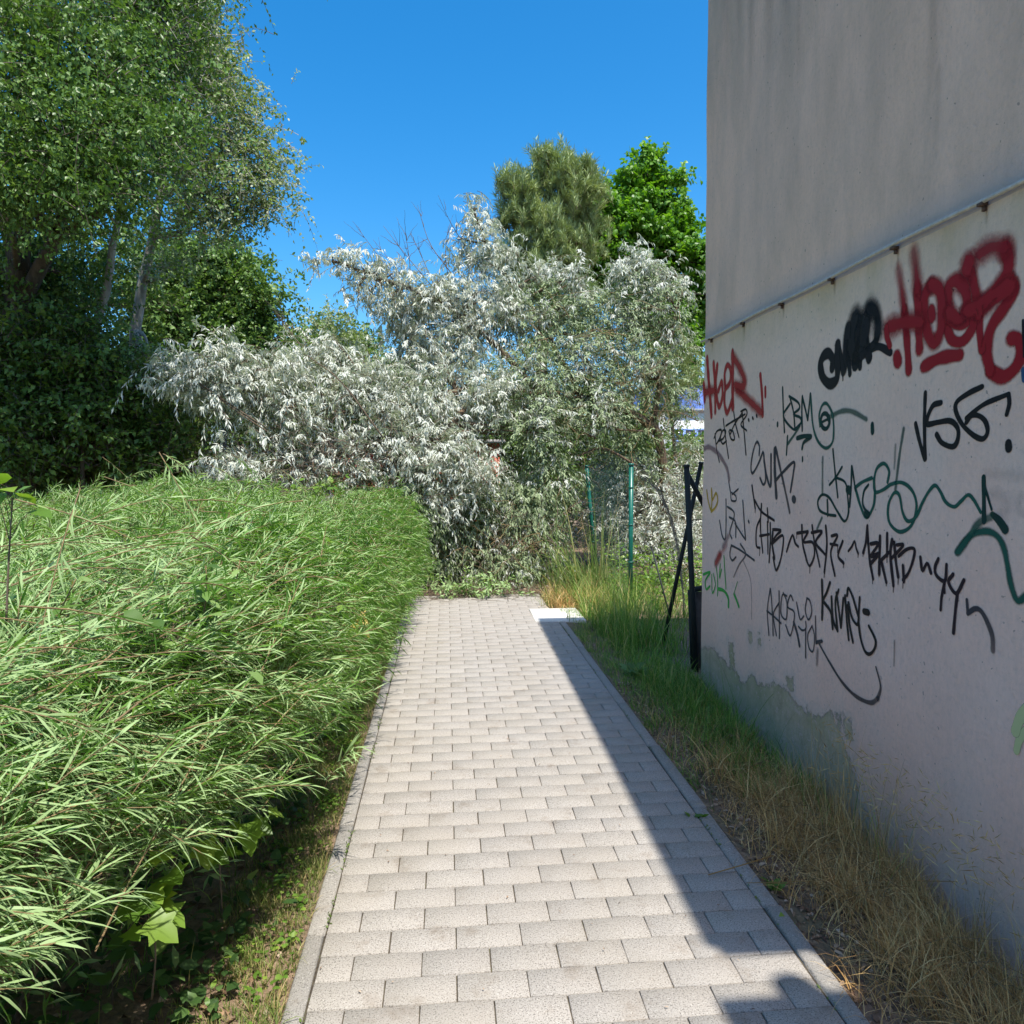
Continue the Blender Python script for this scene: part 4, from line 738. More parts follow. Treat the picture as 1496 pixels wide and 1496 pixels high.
for k, (px, Y, cl, lab) in enumerate([
    (120, 8.4, [(30, 500, 8.2, 44), (5, 570, 8.2, 55), (35, 440, 8.6, 34), (-40, 500, 8.4, 60), (30, 640, 8.2, 50), (115, 480, 8.4, 34), (130, 540, 8.4, 48), (90, 590, 8.4, 48), (140, 620, 8.4, 52), (190, 580, 8.5, 44), (60, 650, 8.4, 48), (190, 660, 8.5, 46), (250, 640, 8.6, 40)], 'dark leafy shrub covering the foot of the two pale trunks',),
    (60, 9.6, [(40, 640, 9.6, 75), (-50, 620, 9.6, 90), (100, 620, 9.8, 65), (0, 560, 9.8, 80), (80, 560, 9.9, 50), (-120, 560, 9.6, 100)], 'dark green shrub under the dense tree at the left edge'),
    (190, 10, [(30, 690, 9.3, 60), (110, 695, 9.3, 55), (200, 695, 9.3, 50), (170, 650, 9.8, 62), (150, 590, 10, 58), (220, 640, 10, 45), (210, 575, 10.2, 45), (120, 680, 9.6, 50)], 'dark shrub below the two pale trunks'),
    (270, 10.3, [(262, 660, 10, 42), (275, 610, 10.2, 36), (250, 580, 10.6, 40), (285, 690, 9.8, 30)], 'leafy dark green shrub left of the grey pole')]):
    b_ = groot(px, Y); spray_tree('understory_shrub', lab, 'shrub', b_, [([b_, at(px, 640, Y), at(px+5, 590, Y)], .03)], cl, M['shade'], M['bark'], 19000, .07, .045, 'kite', 'dark shrubs behind the hedge', .35, 9, .3, .4, 1., .15, csp=.6)
# wall of foliage further off to the left and behind
k = 0
for (px, Y, cl, mat, lab, nl, ll, nm) in [
    (120, 14, [(120, 420, 14, 70), (40, 400, 14, 80), (180, 360, 14, 50), (-60, 420, 14, 100), (120, 540, 14, 80), (20, 560, 14, 90), (210, 560, 14, 70), (220, 440, 14.5, 40), (120, 660, 14, 80), (-100, 600, 14, 110), (-40, 250, 14, 110), (80, 260, 14, 80)], 'dense', 'shaded dark tree behind the two pale trunks', 26000, .11, 'shaded_tree'),
    (350, 16, [(330, 650, 16, 48), (370, 700, 16, 55), (420, 680, 16, 55), (290, 700, 15, 50), (480, 700, 16, 50)], 'shade', 'dark bush behind the grey pole and the silver tips', 9000, .09, 'background_bush'),
    (470, 20, [(470, 500, 20, 34), (480, 470, 20, 16), (440, 510, 20, 28), (500, 520, 20, 34), (450, 560, 20, 42), (520, 560, 20, 42)], 'poplar', 'pale feathery birch rising in the gap above the silver branches', 13000, .10, 'birch_tree'),
    (525, 27, [(525, 490, 27, 16), (510, 500, 27, 18), (540, 510, 27, 14), (555, 540, 26, 30), (590, 560, 26, 36)], 'dense', 'distant dark green treetop just right of the pale birch', 6000, .16, 'distant_tree'),
    (405, 17, [(405, 520, 17, 32), (385, 560, 17, 45), (425, 570, 17, 45), (400, 620, 17, 50), (470, 620, 17, 55)], 'lime', 'yellow-green tree low behind the left silver branches', 14000, .10, 'young_tree'),
    (600, 16, [(600, 640, 16, 60), (680, 640, 16, 60), (560, 590, 16, 40), (520, 738, 12, 42), (600, 738, 12, 48), (680, 738, 12, 48), (745, 735, 12, 50), (640, 790, 11.5, 40), (560, 790, 11.5, 40)], 'shade', 'dark green bush deep behind the silver tree, left one', 20000, .09, 'background_bush'),
    (770, 15, [(760, 650, 15, 60), (820, 660, 15, 55), (850, 600, 15, 50), (740, 590, 15, 45)], 'dense', 'green bush behind the middle of the silver tree', 11000, .09, 'background_bush'),
    (900, 14, [(880, 690, 14, 50), (930, 670, 14, 50), (840, 740, 13, 50), (900, 620, 14.5, 36)], 'shade', 'dark bush behind the green fence posts', 9000, .09, 'background_bush'),
    (1005, 17, [(1005, 675, 17, 36), (1040, 690, 17, 50), (985, 700, 17, 36), (1060, 660, 17, 40), (960, 660, 17, 30), (1020, 720, 16, 40)], 'lime', 'bright green bush beside the far building corner', 9000, .09, 'background_bush')]:
    b_ = groot(px, Y, -.04); top = min(c[1] for c in cl)
    spray_tree(nm, lab, 'tree' if 'tree' in nm else 'bush', b_, [([b_, at(px, 640, Y), at(px, top+20, Y)], .06)], cl, M[mat], M['bark'], nl, ll, ll*.6, 'kite', None, .5, 9, .4, .4, .9, .15)
# pine
bp = groot(800, 16)
pine = spray_tree('pine_tree', 'grey-green pine rising behind the silver tree', 'tree', bp,
   [([bp, at(790, 600, 16), at(795, 450, 16), at(800, 330, 16), at(805, 240, 16)], .16), ([at(795, 430, 16), at(760, 380, 16), at(735, 310, 16)], .05), ([at(797, 400, 16), at(850, 350, 16), at(860, 280, 16)], .05)],
   [(800, 238, 16, 17), (815, 262, 16, 30), (785, 270, 16, 26), (775, 300, 15.8, 26), (745, 292, 16, 20), (735, 275, 16, 10), (757, 335, 16, 30), (750, 380, 16, 26), (800, 330, 15.8, 45), (850, 265, 16, 20), (845, 300, 16, 36), (800, 390, 15.8, 45), (840, 380, 16, 40), (770, 430, 16, 36), (820, 450, 16, 40), (735, 330, 16, 12), (860, 340, 16, 22)],
   M['pine'], M['brown_bark'], 60000, .17, .017, 'kite', None, .30, 40, -.3, -.2, .62, .5, updir=.9, csp=.5, clus=6, crown_name='needles')
bm = groot(945, 18)
spray_tree('maple_tree', 'bright green maple with a pointed top next to the house wall', 'tree', bm,
   [([bm, at(940, 600, 18), at(960, 420, 18), at(955, 330, 18), at(950, 240, 18)], .14), ([at(960, 420, 18), at(985, 330, 18), at(990, 280, 18)], .05), ([at(950, 430, 18), at(900, 350, 18), at(900, 270, 18)], .05)],
   [(951, 228, 18, 12), (950, 255, 18, 18), (955, 285, 18, 26), (915, 262, 18, 17), (900, 295, 18, 26), (925, 310, 18, 34), (975, 300, 18, 26), (985, 270, 18, 13), (995, 335, 18, 24), (870, 310, 18, 20), (860, 350, 18, 30), (895, 350, 17.8, 38), (945, 350, 17.8, 42), (985, 375, 18, 30), (1010, 410, 18, 24), (880, 400, 18, 36), (930, 410, 18, 44), (1015, 370, 18, 16), (1018, 455, 18, 20), (1005, 500, 18, 22), (960, 460, 18, 40), (1035, 440, 18, 30), (1040, 380, 18, 26), (1012, 540, 18, 12), (872, 300, 17.6, 26), (850, 385, 17.6, 34), (880, 335, 17.6, 30)],
   M['maple'], M['bark'], 62000, .115, .095, 'oval', None, .42, 9, .3, .45, 1.0, .3, csp=.45)
bq = groot(1000, 13)
spray_tree('pine_sapling', 'slender pine with light needles reaching out beside the trunk near the wall', 'tree', bq,
   [([bq, at(985, 640, 13), at(975, 560, 13), at(985, 520, 13)], .035), ([at(975, 570, 13), at(995, 545, 13), at(1012, 525, 13)], .015)],
   [(1000, 535, 13, 14), (1008, 528, 13, 9), (985, 560, 13, 14), (975, 520, 13, 16), (990, 580, 13, 14), (1000, 565, 13, 11), (978, 600, 13, 16), (992, 612, 13, 10), (970, 560, 13, 16)], M['pine'], M['brown_bark'], 7000, .13, .010, 'kite', None, .3, 24, -.1, 0, .6, .2, updir=.5, crown_name='needles')

# ------------------------------------------------------------------ far buildings, pole, red shed
fb = empty('white_building', (13.5, 42, 0), 'white building with a blue-framed window band seen between tree and wall', 'building')
xa, xb = at(975, 640, 42)[0], at(1100, 640, 42)[0]
zt, zb, zw1, zw0 = at(1000, 602, 42)[2], -.3, at(1000, 629, 42)[2], at(1000, 643, 42)[2]
part('wall', *box(xa, xb+5, 42, 52, zb, zt), M['cloth'], fb)
part('roof', *box(xa-.2, xb+5.2, 41.8, 52.2, zt+.003, zt+.18), M['grey_metal'], fb)
wx = [at(q, 640, 42)[0] for q in (985, 999, 1017, 1034, 1051, 1068)]
for a, b_ in zip(wx[:-1], wx[1:]):
    f = part('window', *join([box(a, b_, 41.93, 41.99, zw1, zw1+.1), box(a, b_, 41.93, 41.99, zw0-.1, zw0), box(a, a+.08, 41.92, 41.985, zw0, zw1), box(b_-.08, b_-.003, 41.92, 41.985, zw0, zw1)]), M['blueframe'], fb)
    part('pane', *box(a+.08, b_-.083, 41.95, 41.97, zw0, zw1), M['glass'], f)
hb = empty('blue_hall', (22, 70, 0), 'large pale blue sheet-metal hall with a dark eaves line beside the wall', 'building')
h0, h1 = at(965, 600, 70), at(1140, 600, 70); ztop = at(1010, 562, 70)[2]
part('wall', *box(h0[0], h1[0]+8, 70, 90, -.3, ztop), M['blue'], hb)
part('eaves', *box(h0[0]-.1, h1[0]+8.1, 69.8, 90.1, ztop+.003, ztop+.5), M['dark_paint'], hb)
for k in range(26):
    xx = h0[0]+.4+k*.8; part('rib', *box(xx, xx+.08, 69.95, 69.998, -.2, ztop-.01), M['blue'], hb)
cb = empty('street_light', (float(at(1012, 553, 30)[0]), 30, 0), 'small street light head with a cable beside the house wall', 'lamp')
lp = at(1014, 553, 30); part('lamp_head', *polytube([lp+[-.25, 0, 0], lp+[-.1, 0, .06], lp+[.12, 0, .06], lp+[.25, 0, 0]], [.05, .12, .12, .05], 10), M['grey_metal'], cb, smooth=True)
part('arm', *polytube([lp+[.2, 0, 0], lp+[2.2, 0, .0], ], .03, 6), M['dark_paint'], cb)
part('pole', *polytube([np.array([lp[0]+2.2, 30, 0]), np.array([lp[0]+2.2, 30, lp[2]+.05])], .07, 8), M['grey_metal'], cb)
part('cable', *polytube(smooth_line([lp+[.25, 0, -.1], lp+[.1, 0, -.6], lp+[0.3, 0, -1.1]], 10), .018, 5), M['dark_paint'], cb)
gp = at(327, 600, 8.9)
gpo = empty('metal_pole', (float(gp[0]), 8.9, 0), 'thin grey metal pole standing left behind the silver branches', 'pole')
part('shaft', *polytube([(gp[0], 8.9, -.05), (gp[0], 8.9, 2.05)], .026, 12), M['grey_metal'], gpo, smooth=True)
part('cap', *polytube([(gp[0], 8.9, 2.052), (gp[0], 8.9, 2.09)], .03, 12), M['dark_paint'], gpo, smooth=True)
s0, s1 = at(485, 680, 13.2), at(730, 680, 13.2)
shed = empty('red_shed', (float(s0[0]), 13.2, 0), 'red board shed glimpsed through the silver branches', 'shed')
nb_ = 18
for k in range(nb_):
    a = s0[0]+(s1[0]-s0[0])*k/nb_; b_ = s0[0]+(s1[0]-s0[0])*(k+1)/nb_
    part('plank', *box(a+.006, b_-.006, 13.2, 13.225+U(0, .006), -.05, at(500, 648, 13.2)[2]), M['red'], shed)
part('body', *box(s0[0], s1[0], 13.23, 15, -.05, at(500, 648, 13.2)[2]-.01), M['red'], shed)
part('roof', *box(s0[0]-.1, s1[0]+.1, 13.1, 15.1, at(500, 648, 13.2)[2]+.002, at(500, 648, 13.2)[2]+.06), M['stone'], shed)

# ------------------------------------------------------------------ wire fence, loose posts
fence = empty('wire_fence', (1.9, 7.5, 0), 'green chain-link fence panel between two green steel posts', 'fence')
p1b, p1t = gnd(872, 838), at(857, 682, 9.4); p2b, p2t = gnd(921, 884), at(922, 680, 7.5)
p1b[2] = -.1
for pb, pt, r in ((p1b, p1t, .024), (np.array([p2b[0], p2b[1], -.1]), p2t, .024)):
    po = part('post', *polytube([pb, pt], r, 12), M['green_paint'], fence, smooth=True)
    part('cap', *polytube([pt+[0, 0, .002], pt+[0, 0, .022]], [r*1.35, r*1.1], 12), M['green_paint'], po, smooth=True)
    rings = [polytube([pb+(pt-pb)*f, pb+(pt-pb)*f+[0, 0, .012]], r*1.2, 10) for f in (.35, .6, .85)]
    part('clamp', *join(rings), M['wire'], po)
def wire_panel(A, B, A2, B2, nw, r, warp=0.):
    """diagonal lattice between bottom line A-B and top line A2-B2"""
    out = []
    hgt = np.linalg.norm(A2-A); wid = np.linalg.norm(B-A); step = 1./nw; asp = hgt/wid
    for sgn in (1, -1):
        s = -asp if sgn > 0 else 0.
        e = 1. if sgn > 0 else 1+asp
        x = s
        while x < e:
            t = np.linspace(0, 1, 7); xs = x+sgn*t*asp; ok = (xs >= 0) & (xs <= 1)
            if ok.sum() >= 2:
                tt = t[ok]; xx = xs[ok]; tt = np.linspace(tt[0], tt[-1], 5); xx = np.linspace(xx[0], xx[-1], 5)
                lo = A+(B-A)*xx[:, None]; hi = A2+(B2-A2)*xx[:, None]; P = lo+(hi-lo)*tt[:, None]
                P = P+np.array([0, 1., 0])*(warp*np.sin(xx*6)*np.sin(tt*4))[:, None]; out.append(P)
            x += step
    return tubes(np.array(out), np.full((len(out), 5), r), 3)
V, T = wire_panel(p1b+[.0, 0, .12], np.array([p2b[0], p2b[1], .05]), p1t-[0, 0, .03], p2t-[0, 0, .05], 26, .0008, .05)
tag(part('wire_mesh', V, T, M['wire'], fence), kind='stuff')
# curled wire mesh arching from the second post to the ground
curl = empty('loose_wire_mesh', (2.0, 7.6, 0), 'slumped roll of dark wire mesh arching down right of the second green post', 'wire mesh')
arc = np.array([at(940, 700, 7.6), at(962, 722, 7.5), at(980, 765, 7.4), at(990, 810, 7.2), at(996, 855, 7.0), at(1000, 905, 6.8)])
arc = smooth_line(arc, 26); out = []
wv = np.array([.25, .75, .1])
for q in np.linspace(0, 1, 9): out.append(arc+wv*q*.55*np.linspace(.5, 1, 26)[:, None]+rng.normal(0, .006, (26, 3)))
V1, T1 = tubes(np.array(out), np.full((9, 26), .0022), 3)
out2 = []
for sft in (-1, 1):
    for i in range(0, 26):
        pts = []
        for j, q in enumerate(np.linspace(0, 1, 9)):
            ii_ = int(np.clip(i+sft*j, 0, 25)); pts.append(out[j][ii_])
        out2.append(pts)
V2, T2 = tubes(np.array(out2), np.full((len(out2), 9), .002), 3)
V, T = join([(V1, T1), (V2, T2)]); tag(part('wire', V, T, M['dark_paint'], curl), kind='stuff')
def post_thing(label, a, b_, r, name='steel_post', sq=True):
    e = empty(name, tuple(float(q) for q in a), label, 'post', 'loose dark posts at the house corner')
    part('shaft', *polytube([a, b_], r, 8 if sq else 12), M['dark_paint'], e, smooth=not sq)
    part('cap', *polytube([b_, b_+(b_-a)/np.linalg.norm(b_-a)*.015], [r*1.25, r*1.1], 10), M['dark_paint'], e)
pa = gnd(1017, 990, -.1); post_thing('tall dark post nearly upright at the house corner', pa, at(1003, 682, 5.15), .021)
pc = gnd(966, 955, -.1); post_thing('dark post leaning to the right, crossing the upright one', pc, at(1024, 678, 5.5), .017)
post_thing('short dark brace slanting from the post top towards the wall', at(1003, 690, 5.2), at(1032, 745, 5.25), .018)
post_thing('thin dark rod lying slanted in the weeds by the fence', gnd(980, 905, -.02), at(952, 800, 7.1), .009)
fr = empty('metal_rack', (1.75, 5.3, 0), 'low dark steel frame standing against the house corner with a board inside', 'frame')
fa, fb_ = at(1008, 862, 5.25), at(1034, 858, 5.25)
part('top_bar', *polytube([fa, fb_], .02, 8), M['dark_paint'], fr); part('upright', *polytube([fa, np.array([fa[0]+.03, 5.25, -.1])], .018, 8), M['dark_paint'], fr)
part('board', *box(fa[0]+.05, fa[0]+.4, 5.27, 5.29, -.1, fa[2]-.02), plain_mat('weathered_board', (.16, .12, .10), .8), fr)
for z in (.55, 1.05): part('wire', *polytube([at(1006, 760+(0 if z > 1 else 70), 5.25), at(1040, 758+(0 if z > 1 else 70), 5.3)], .003, 5), M['dark_paint'], fr)

# ------------------------------------------------------------------ the willow hedge
def hedge_xr(y):
    return np.interp(y, [-1, .9, 1.35, 1.7, 2.1, 2.6, 4, 6, 7.4, 8.5], [-.78, -.76, -.74, -.66, -.48, -.37, -.36, -.30, -.20, -.35])
hedge = empty('willow_hedge', (-2.5, 3.5, 0), 'long low willow hedge of narrow grass-like leaves along the left of the path', 'hedge')
def hedge_top(x, y): return 1.09+.07*np.sin(x*2.3+y*1.1)+.07*np.sin(y*2.3-x*1.7)+.035*np.sin(x*5.1-y*4.3)+.02*np.sin(x*9+y*7)-.10*np.clip((1.2-y)/1.6, 0, 1)+.15*np.clip((y-2)/3, 0, 1)*np.clip((hedge_xr(y)-x)/.9, .1, 1)
def hedge_shoots(n, y0, y1, x_in, side_frac, TLs, K, leafL, leafW, kind, ang=.5):
    ns = int(n*side_frac); nt2 = n-ns
    # side: rounded shoulder, point on a quarter ellipse
    y = U(y0, y1, ns); phi = np.where(y < 3.2, U(-.12, 1.5, ns), U(-.6, 1.5, ns)); xr = hedge_xr(y); zt_ = hedge_top(xr-.3, y)
    zc = .62; x = xr-.42+.42*np.cos(phi)**.8*np.sign(np.cos(phi))+rng.normal(0, .06, ns); z = zc+np.where(phi > 0, (zt_-zc)*np.sin(phi), .45*np.sin(phi))+rng.normal(0, .03, ns)
    z = np.maximum(z, .12); x = x-np.where((y < 3.2) & (phi < .2), .05, 0)
    lean = np.clip(np.sin(phi), 0, 1)
    tip = np.stack([x, y, z], 1)
    D = nrm(np.stack([.85-.35*lean, .30+.1*lean, .10+.45*lean], 1)+rng.normal(0, .25, (ns, 3)))
    # top
    y2 = U(y0, y1, nt2); x2 = U(x_in, 0, nt2)*1.+hedge_xr(y2)-.25; x2 = hedge_xr(y2)-.22-(-x_in)*rng.random(nt2)**1.2
    z2 = hedge_top(x2, y2)-np.abs(rng.normal(0, .08, nt2))+np.where(rng.random(nt2) < .14, U(0, .17, nt2), 0)
    tip2 = np.stack([x2, y2, z2], 1); nearw = np.clip((3.5-y2)/3, 0, 1)[:, None]
    D2 = nrm(nearw*np.array([.72, .30, .42])+(1-nearw)*np.array([.3, -.05, .9])+rng.normal(0, .36, (nt2, 3)))
    tip = np.concatenate([tip, tip2]); D = np.concatenate([D, D2]); TL = TLs*U(.6, 1.25, n)
    O = tip-D*TL[:, None]; O[:, 2] += .12*TL
    P, LD, NN, TW = twig_leaves(O, D, TL, K, ang, .22, .22, .16, .1)
    m = len(P); v = np.repeat(np.clip(rng.normal(.5, .17, n), 0, 1), K)*.55+rng.random(m)*.45
    tt = np.tile(np.linspace(0, 1, K), n); sc_ = .75+.35*np.sin(np.pi*np.clip(tt, .1, .9))
    V, T, vv_ = leaves(P, LD, NN, leafL*U(.7, 1.2, m)*sc_, leafW*U(.75, 1.15, m), kind, v, .22, .12)
    return (V, T, vv_), TW
(V, T, vl), TW1 = hedge_shoots(2700, .25, 3.1, -2.4, .42, .46, 30, .084, .0056, 'lance', .46)
tag(part('leaves', V, T, M['willow'], hedge, {'v': vl}), kind='stuff')
(V, T, vl), TW2 = hedge_shoots(4300, 2.9, 8.2, -6.5, .24, .42, 25, .078, .0062, 'kite', .45)
tag(part('leaves', V, T, M['willow'], hedge, {'v': vl}), kind='stuff')
(V, T, vl), TW3 = hedge_shoots(500, -.8, .35, -1.5, .35, .5, 20, .09, .009, 'kite')
tag(part('leaves', V, T, M['willow'], hedge, {'v': vl}), kind='stuff')
TWa = np.concatenate([TW1, TW2]); V, T = tubes(TWa, np.tile(np.linspace(.0026, .0011, 5), (len(TWa), 1)), 3); tag(part('stem', V, T, M['redtwig'], hedge), kind='stuff')
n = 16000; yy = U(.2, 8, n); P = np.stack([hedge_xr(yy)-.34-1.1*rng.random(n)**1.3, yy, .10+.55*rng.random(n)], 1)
V, T, v = leaves(P, sphere_dirs(n)+[.3, 0, .1], np.array([0, 0, .8])+rng.normal(0, .5, (n, 3)), .075*U(.6, 1.2, n), .011, 'kite'); tag(part('inner_leaves', V, T, M['willow'], hedge, {'v': v*.35}), kind='stuff')  # inner leaves kept to dark tones, deepening the shade under the hedge
# woody stems rising from the soil inside
n = 420; bx = hedge_xr(U(.3, 8, n)); yb = U(.2, 8.2, n); x0 = hedge_xr(yb)-.55-rng.random(n)*2.2; P0 = np.stack([x0, yb, np.full(n, -.05)], 1); P3 = P0+np.stack([U(-.1, .45, n), U(-.2, .3, n), U(.7, 1.1, n)], 1)
Pm = (P0+P3)/2+rng.normal(0, .06, (n, 3)); P = np.stack([P0, P0*.6+Pm*.4, Pm, Pm*.4+P3*.6, P3], 1)
V, T = tubes(P, np.tile(np.linspace(.011, .004, 5), (n, 1)), 5); tag(part('woody_stem', V, T, M['twig'], hedge), kind='stuff')

# weeds that poke out of the hedge
def leafy(parent, P, D, L, W, kind, mat, name='leaf'):
    P = np.asarray(P); D = nrm(np.asarray(D, float)); NN = nrm(np.array([.1, -.25, .95])+rng.normal(0, .2, P.shape))
    V, T, v = leaves(P, D, NN, L, W, kind, None, .18, .12); return tag(part(name, V, T, mat, parent, {'v': v}), kind='stuff')
def nettle_w(tp_, h, lab, lean=0.):
    b_ = tp_-np.array([lean, 0, h]); e = empty('nettle', (float(b_[0]), float(b_[1]), float(b_[2])), lab, 'plant', 'nettles growing through the hedge')
    b_ = tp_-np.array([lean*.5, 0, .24]); c = smooth_line([b_, (b_+tp_)/2+rng.normal(0, .01, 3), tp_], 9); part('stem', *polytube(c, np.linspace(.003, .0015, 9), 6), M['redtwig'], e)
    P, D, Ls = [], [], []
    for k in range(3, 9):
        a = k*1.57+U(-.3, .3)
        for s in (0, math.pi):
            P.append(c[k]); D.append([math.cos(a+s), math.sin(a+s), -.35*(1-k/9)+U(-.2, .2)]); Ls.append(.066*(1.15-.6*k/9)*U(.8, 1.15))
    Ls = np.array(Ls); leafy(e, P, D, Ls, Ls*.45, 'oval', M['dense'])
for k_, (px, py, h, lab) in enumerate([(62, 760, .45, 'tall nettle nearest the left edge, taller than the hedge'), (25, 800, .4, 'low nettle at the left border of the hedge'), (110, 800, .35, 'nettle right of the tallest nettle'), (300, 800, .35, 'nettle in the middle of the hedge top'), (350, 790, .42, 'drooping nettle with a dark top beside the middle nettle'), (372, 752, .3, 'small nettle farthest back on the hedge')]):
    q = gnd(px, py, 1.22); q[2] = hedge_top(q[0], q[1])+.035; nettle_w(q, h, lab, U(-.06, .1))
def broadleaf(name, lab, cat, center, n, spread, L, kind, mat, up=.2, W=.9, grp=None):
    e = empty(name, (float(center[0]), float(center[1]), float(center[2]-.3)), lab, cat, grp)
    P = np.array(center)+rng.normal(0, 1, (n, 3))*np.array(spread); D = np.stack([U(-.2, 1, n), U(-.7, .5, n), U(-.5, .3, n)+up], 1)
    b_ = np.array(center)+[0, 0, -.3]; Ls = L*U(.6, 1.15, n)
    leafy(e, P, D, Ls, Ls*W, kind, mat)
    top_ = P.mean(0); c = smooth_line([b_, (b_+top_)/2+rng.normal(0, .015, 3), top_], 9); part('stem', *polytube(c, np.linspace(.003, .0015, 9), 5), M['twig'], e)
    j = np.clip((4+4*rng.random(n)).astype(int), 0, 8); V, T = tubes(np.stack([c[j], (P+c[j])/2+[0, 0, .008], P], 1), np.tile([.0014, .001, .0008], (n, 1)), 3); tag(part('leaf_stalks', V, T, M['twig'], e), kind='stuff'); return e
broadleaf('maple_sapling', 'maple sapling with lobed leaves in the shade under the near hedge', 'sapling', gnd(320, 1190, .38), 16, (.09, .1, .06), .085, 'lobed', M['lime'])
broadleaf('maple_sapling', 'bright lobed maple leaves at the dark lower hedge edge, lowest ones', 'sapling', gnd(215, 1290, .42), 12, (.07, .07, .04), .08, 'lobed', M['lime'])
broadleaf('maple_sapling', 'dark green maple seedling half hidden deep under the hedge', 'sapling', gnd(205, 1390, .18)+[-.12, .1, 0], 8, (.12, .1, .06), .08, 'lobed', M['shade'])
broadleaf('bindweed', 'heart-leaved bindweed on the hedge right of the nettles', 'plant', gnd(455, 880, .98)-[.28, 0, .03], 34, (.17, .2, .035), .045, 'oval', M['lime'], .1, .8)
broadleaf('bindweed', 'bindweed with broad leaves over the centre of the hedge', 'plant', gnd(215, 900, 1.06)-[0, 0, .02], 26, (.14, .14, .035), .055, 'oval', M['dense'], .1, .7)
broadleaf('leafy_shoot', 'large glossy bright green leaves at the left edge above the hedge', 'plant', at(0, 735, 1.9), 6, (.05, .03, .03), .10, 'oval', M['lime'], .1, .42)
broadleaf('bramble', 'yellow-green bramble leaves where the hedge meets the silver branches', 'plant', at(420, 712, 7.6), 60, (.28, .2, .05), .07, 'oval', M['lime'], .2, .7)
broadleaf('bramble', 'yellowing bramble leaves on the far hedge top', 'plant', at(560, 745, 7.2), 30, (.15, .2, .05), .06, 'oval', M['lime'], .2, .7)
e = empty('yellow_sprig', tuple(float(q) for q in gnd(522, 915, .7)), 'small yellow withered leaf cluster on the hedge side', 'plant'); P = gnd(522, 915, .72)+rng.normal(0, .02, (10, 3)); leafy(e, P, sphere_dirs(10), .05, .03, 'oval', M['yellow'])

# ------------------------------------------------------------------ grass, straw, litter
def blades(n, xy, hgt, wid, mat, name, label=None, lean=.4, seg=4, dirb=(0, 0), parent=None, zoff=0., vb=None):
    xy = np.asarray(xy); n = len(xy); z = ground_z(xy[:, 0], xy[:, 1])+zoff; P0 = np.stack([xy[:, 0], xy[:, 1], z], 1); hv = .55+.75*np.abs(np.sin(xy[:, 0]*11+xy[:, 1]*5)*np.cos(xy[:, 1]*9-xy[:, 0]*4)); hgt = hgt*hv
    a = U(0, 2*np.pi, n); d = np.stack([np.cos(a)+dirb[0], np.sin(a)+dirb[1], np.zeros(n)], 1); d = nrm(d); L = hgt*U(.5, 1.3, n); le = np.clip(lean*U(.2, 1.9, n), 0, 1.6)
    s = np.linspace(0, 1, seg); ang_ = le[:, None]*s[None, :]*1.3
    step = (L/(seg-1))[:, None]
    hx = np.concatenate([np.zeros((n, 1)), np.cumsum(np.sin(ang_[:, 1:])*step, 1)], 1); hz = np.concatenate([np.zeros((n, 1)), np.cumsum(np.cos(ang_[:, 1:])*step, 1)], 1)
    C_ = P0[:, None, :]+d[:, None, :]*hx[..., None]; C_[:, :, 2] += hz
    C_[:, :, 2] = np.maximum(C_[:, :, 2], z[:, None]+.003)
    b2_ = a+U(-1.2, 1.2, n); S = np.stack([-np.sin(b2_), np.cos(b2_), np.zeros(n)], 1)
    w_ = wid*U(.6, 1.3, n)[:, None]*np.array([1, .85, .55, .04] if seg == 4 else np.linspace(1, .05, seg))[None, :]/2
    V = np.stack([C_-S[:, None, :]*w_[..., None], C_+S[:, None, :]*w_[..., None]], 2).reshape(-1, 3)
    i_, j_ = np.meshgrid(np.arange(n), np.arange(seg-1), indexing='ij'); b_ = (i_*seg*2+j_*2).ravel()
    T = np.stack([b_, b_+1, b_+3, b_+2], 1); v = rng.random(n) if vb is None else vb
    o = part(name, V, T, mat, parent, {'v': np.repeat(v, seg*2)}); tag(o, label, None, kind='stuff'); return o
def scat(n, x0, x1, y0, y1, clump=0., dens=None):
    P = np.stack([U(x0, x1, n), U(y0, y1, n)], 1)
    if clump > 0:
        k = max(3, n//26); c = np.stack([U(x0, x1, k), U(y0, y1, k)], 1); m = rng.random(n) < .75; P[m] = (c[rng.integers(0, k, n)]+rng.normal(0, clump, (n, 2)))[m]
    return P
def keep(P, f): return P[f(P[:, 0], P[:, 1])]
kl = lambda x, y: (x < -.462) & (y > .2)
P = keep(np.concatenate([scat(15000, -.76, -.453, 1.0, 8.0, .03), scat(9000, -.62, -.453, 1.0, 8.0, .05)]), lambda x, y: x < -.452); o = blades(0, P, .055, .0032, M['lawn'], 'grass', 'short yellow-green grass strip between hedge and left kerb', .6)
P = keep(scat(1500, -1.2, -.66, 1.0, 8.0, .04), kl); blades(0, P, .12, .004, M['grass'], 'grass', 'sparse taller grass under the hedge edge', .7)
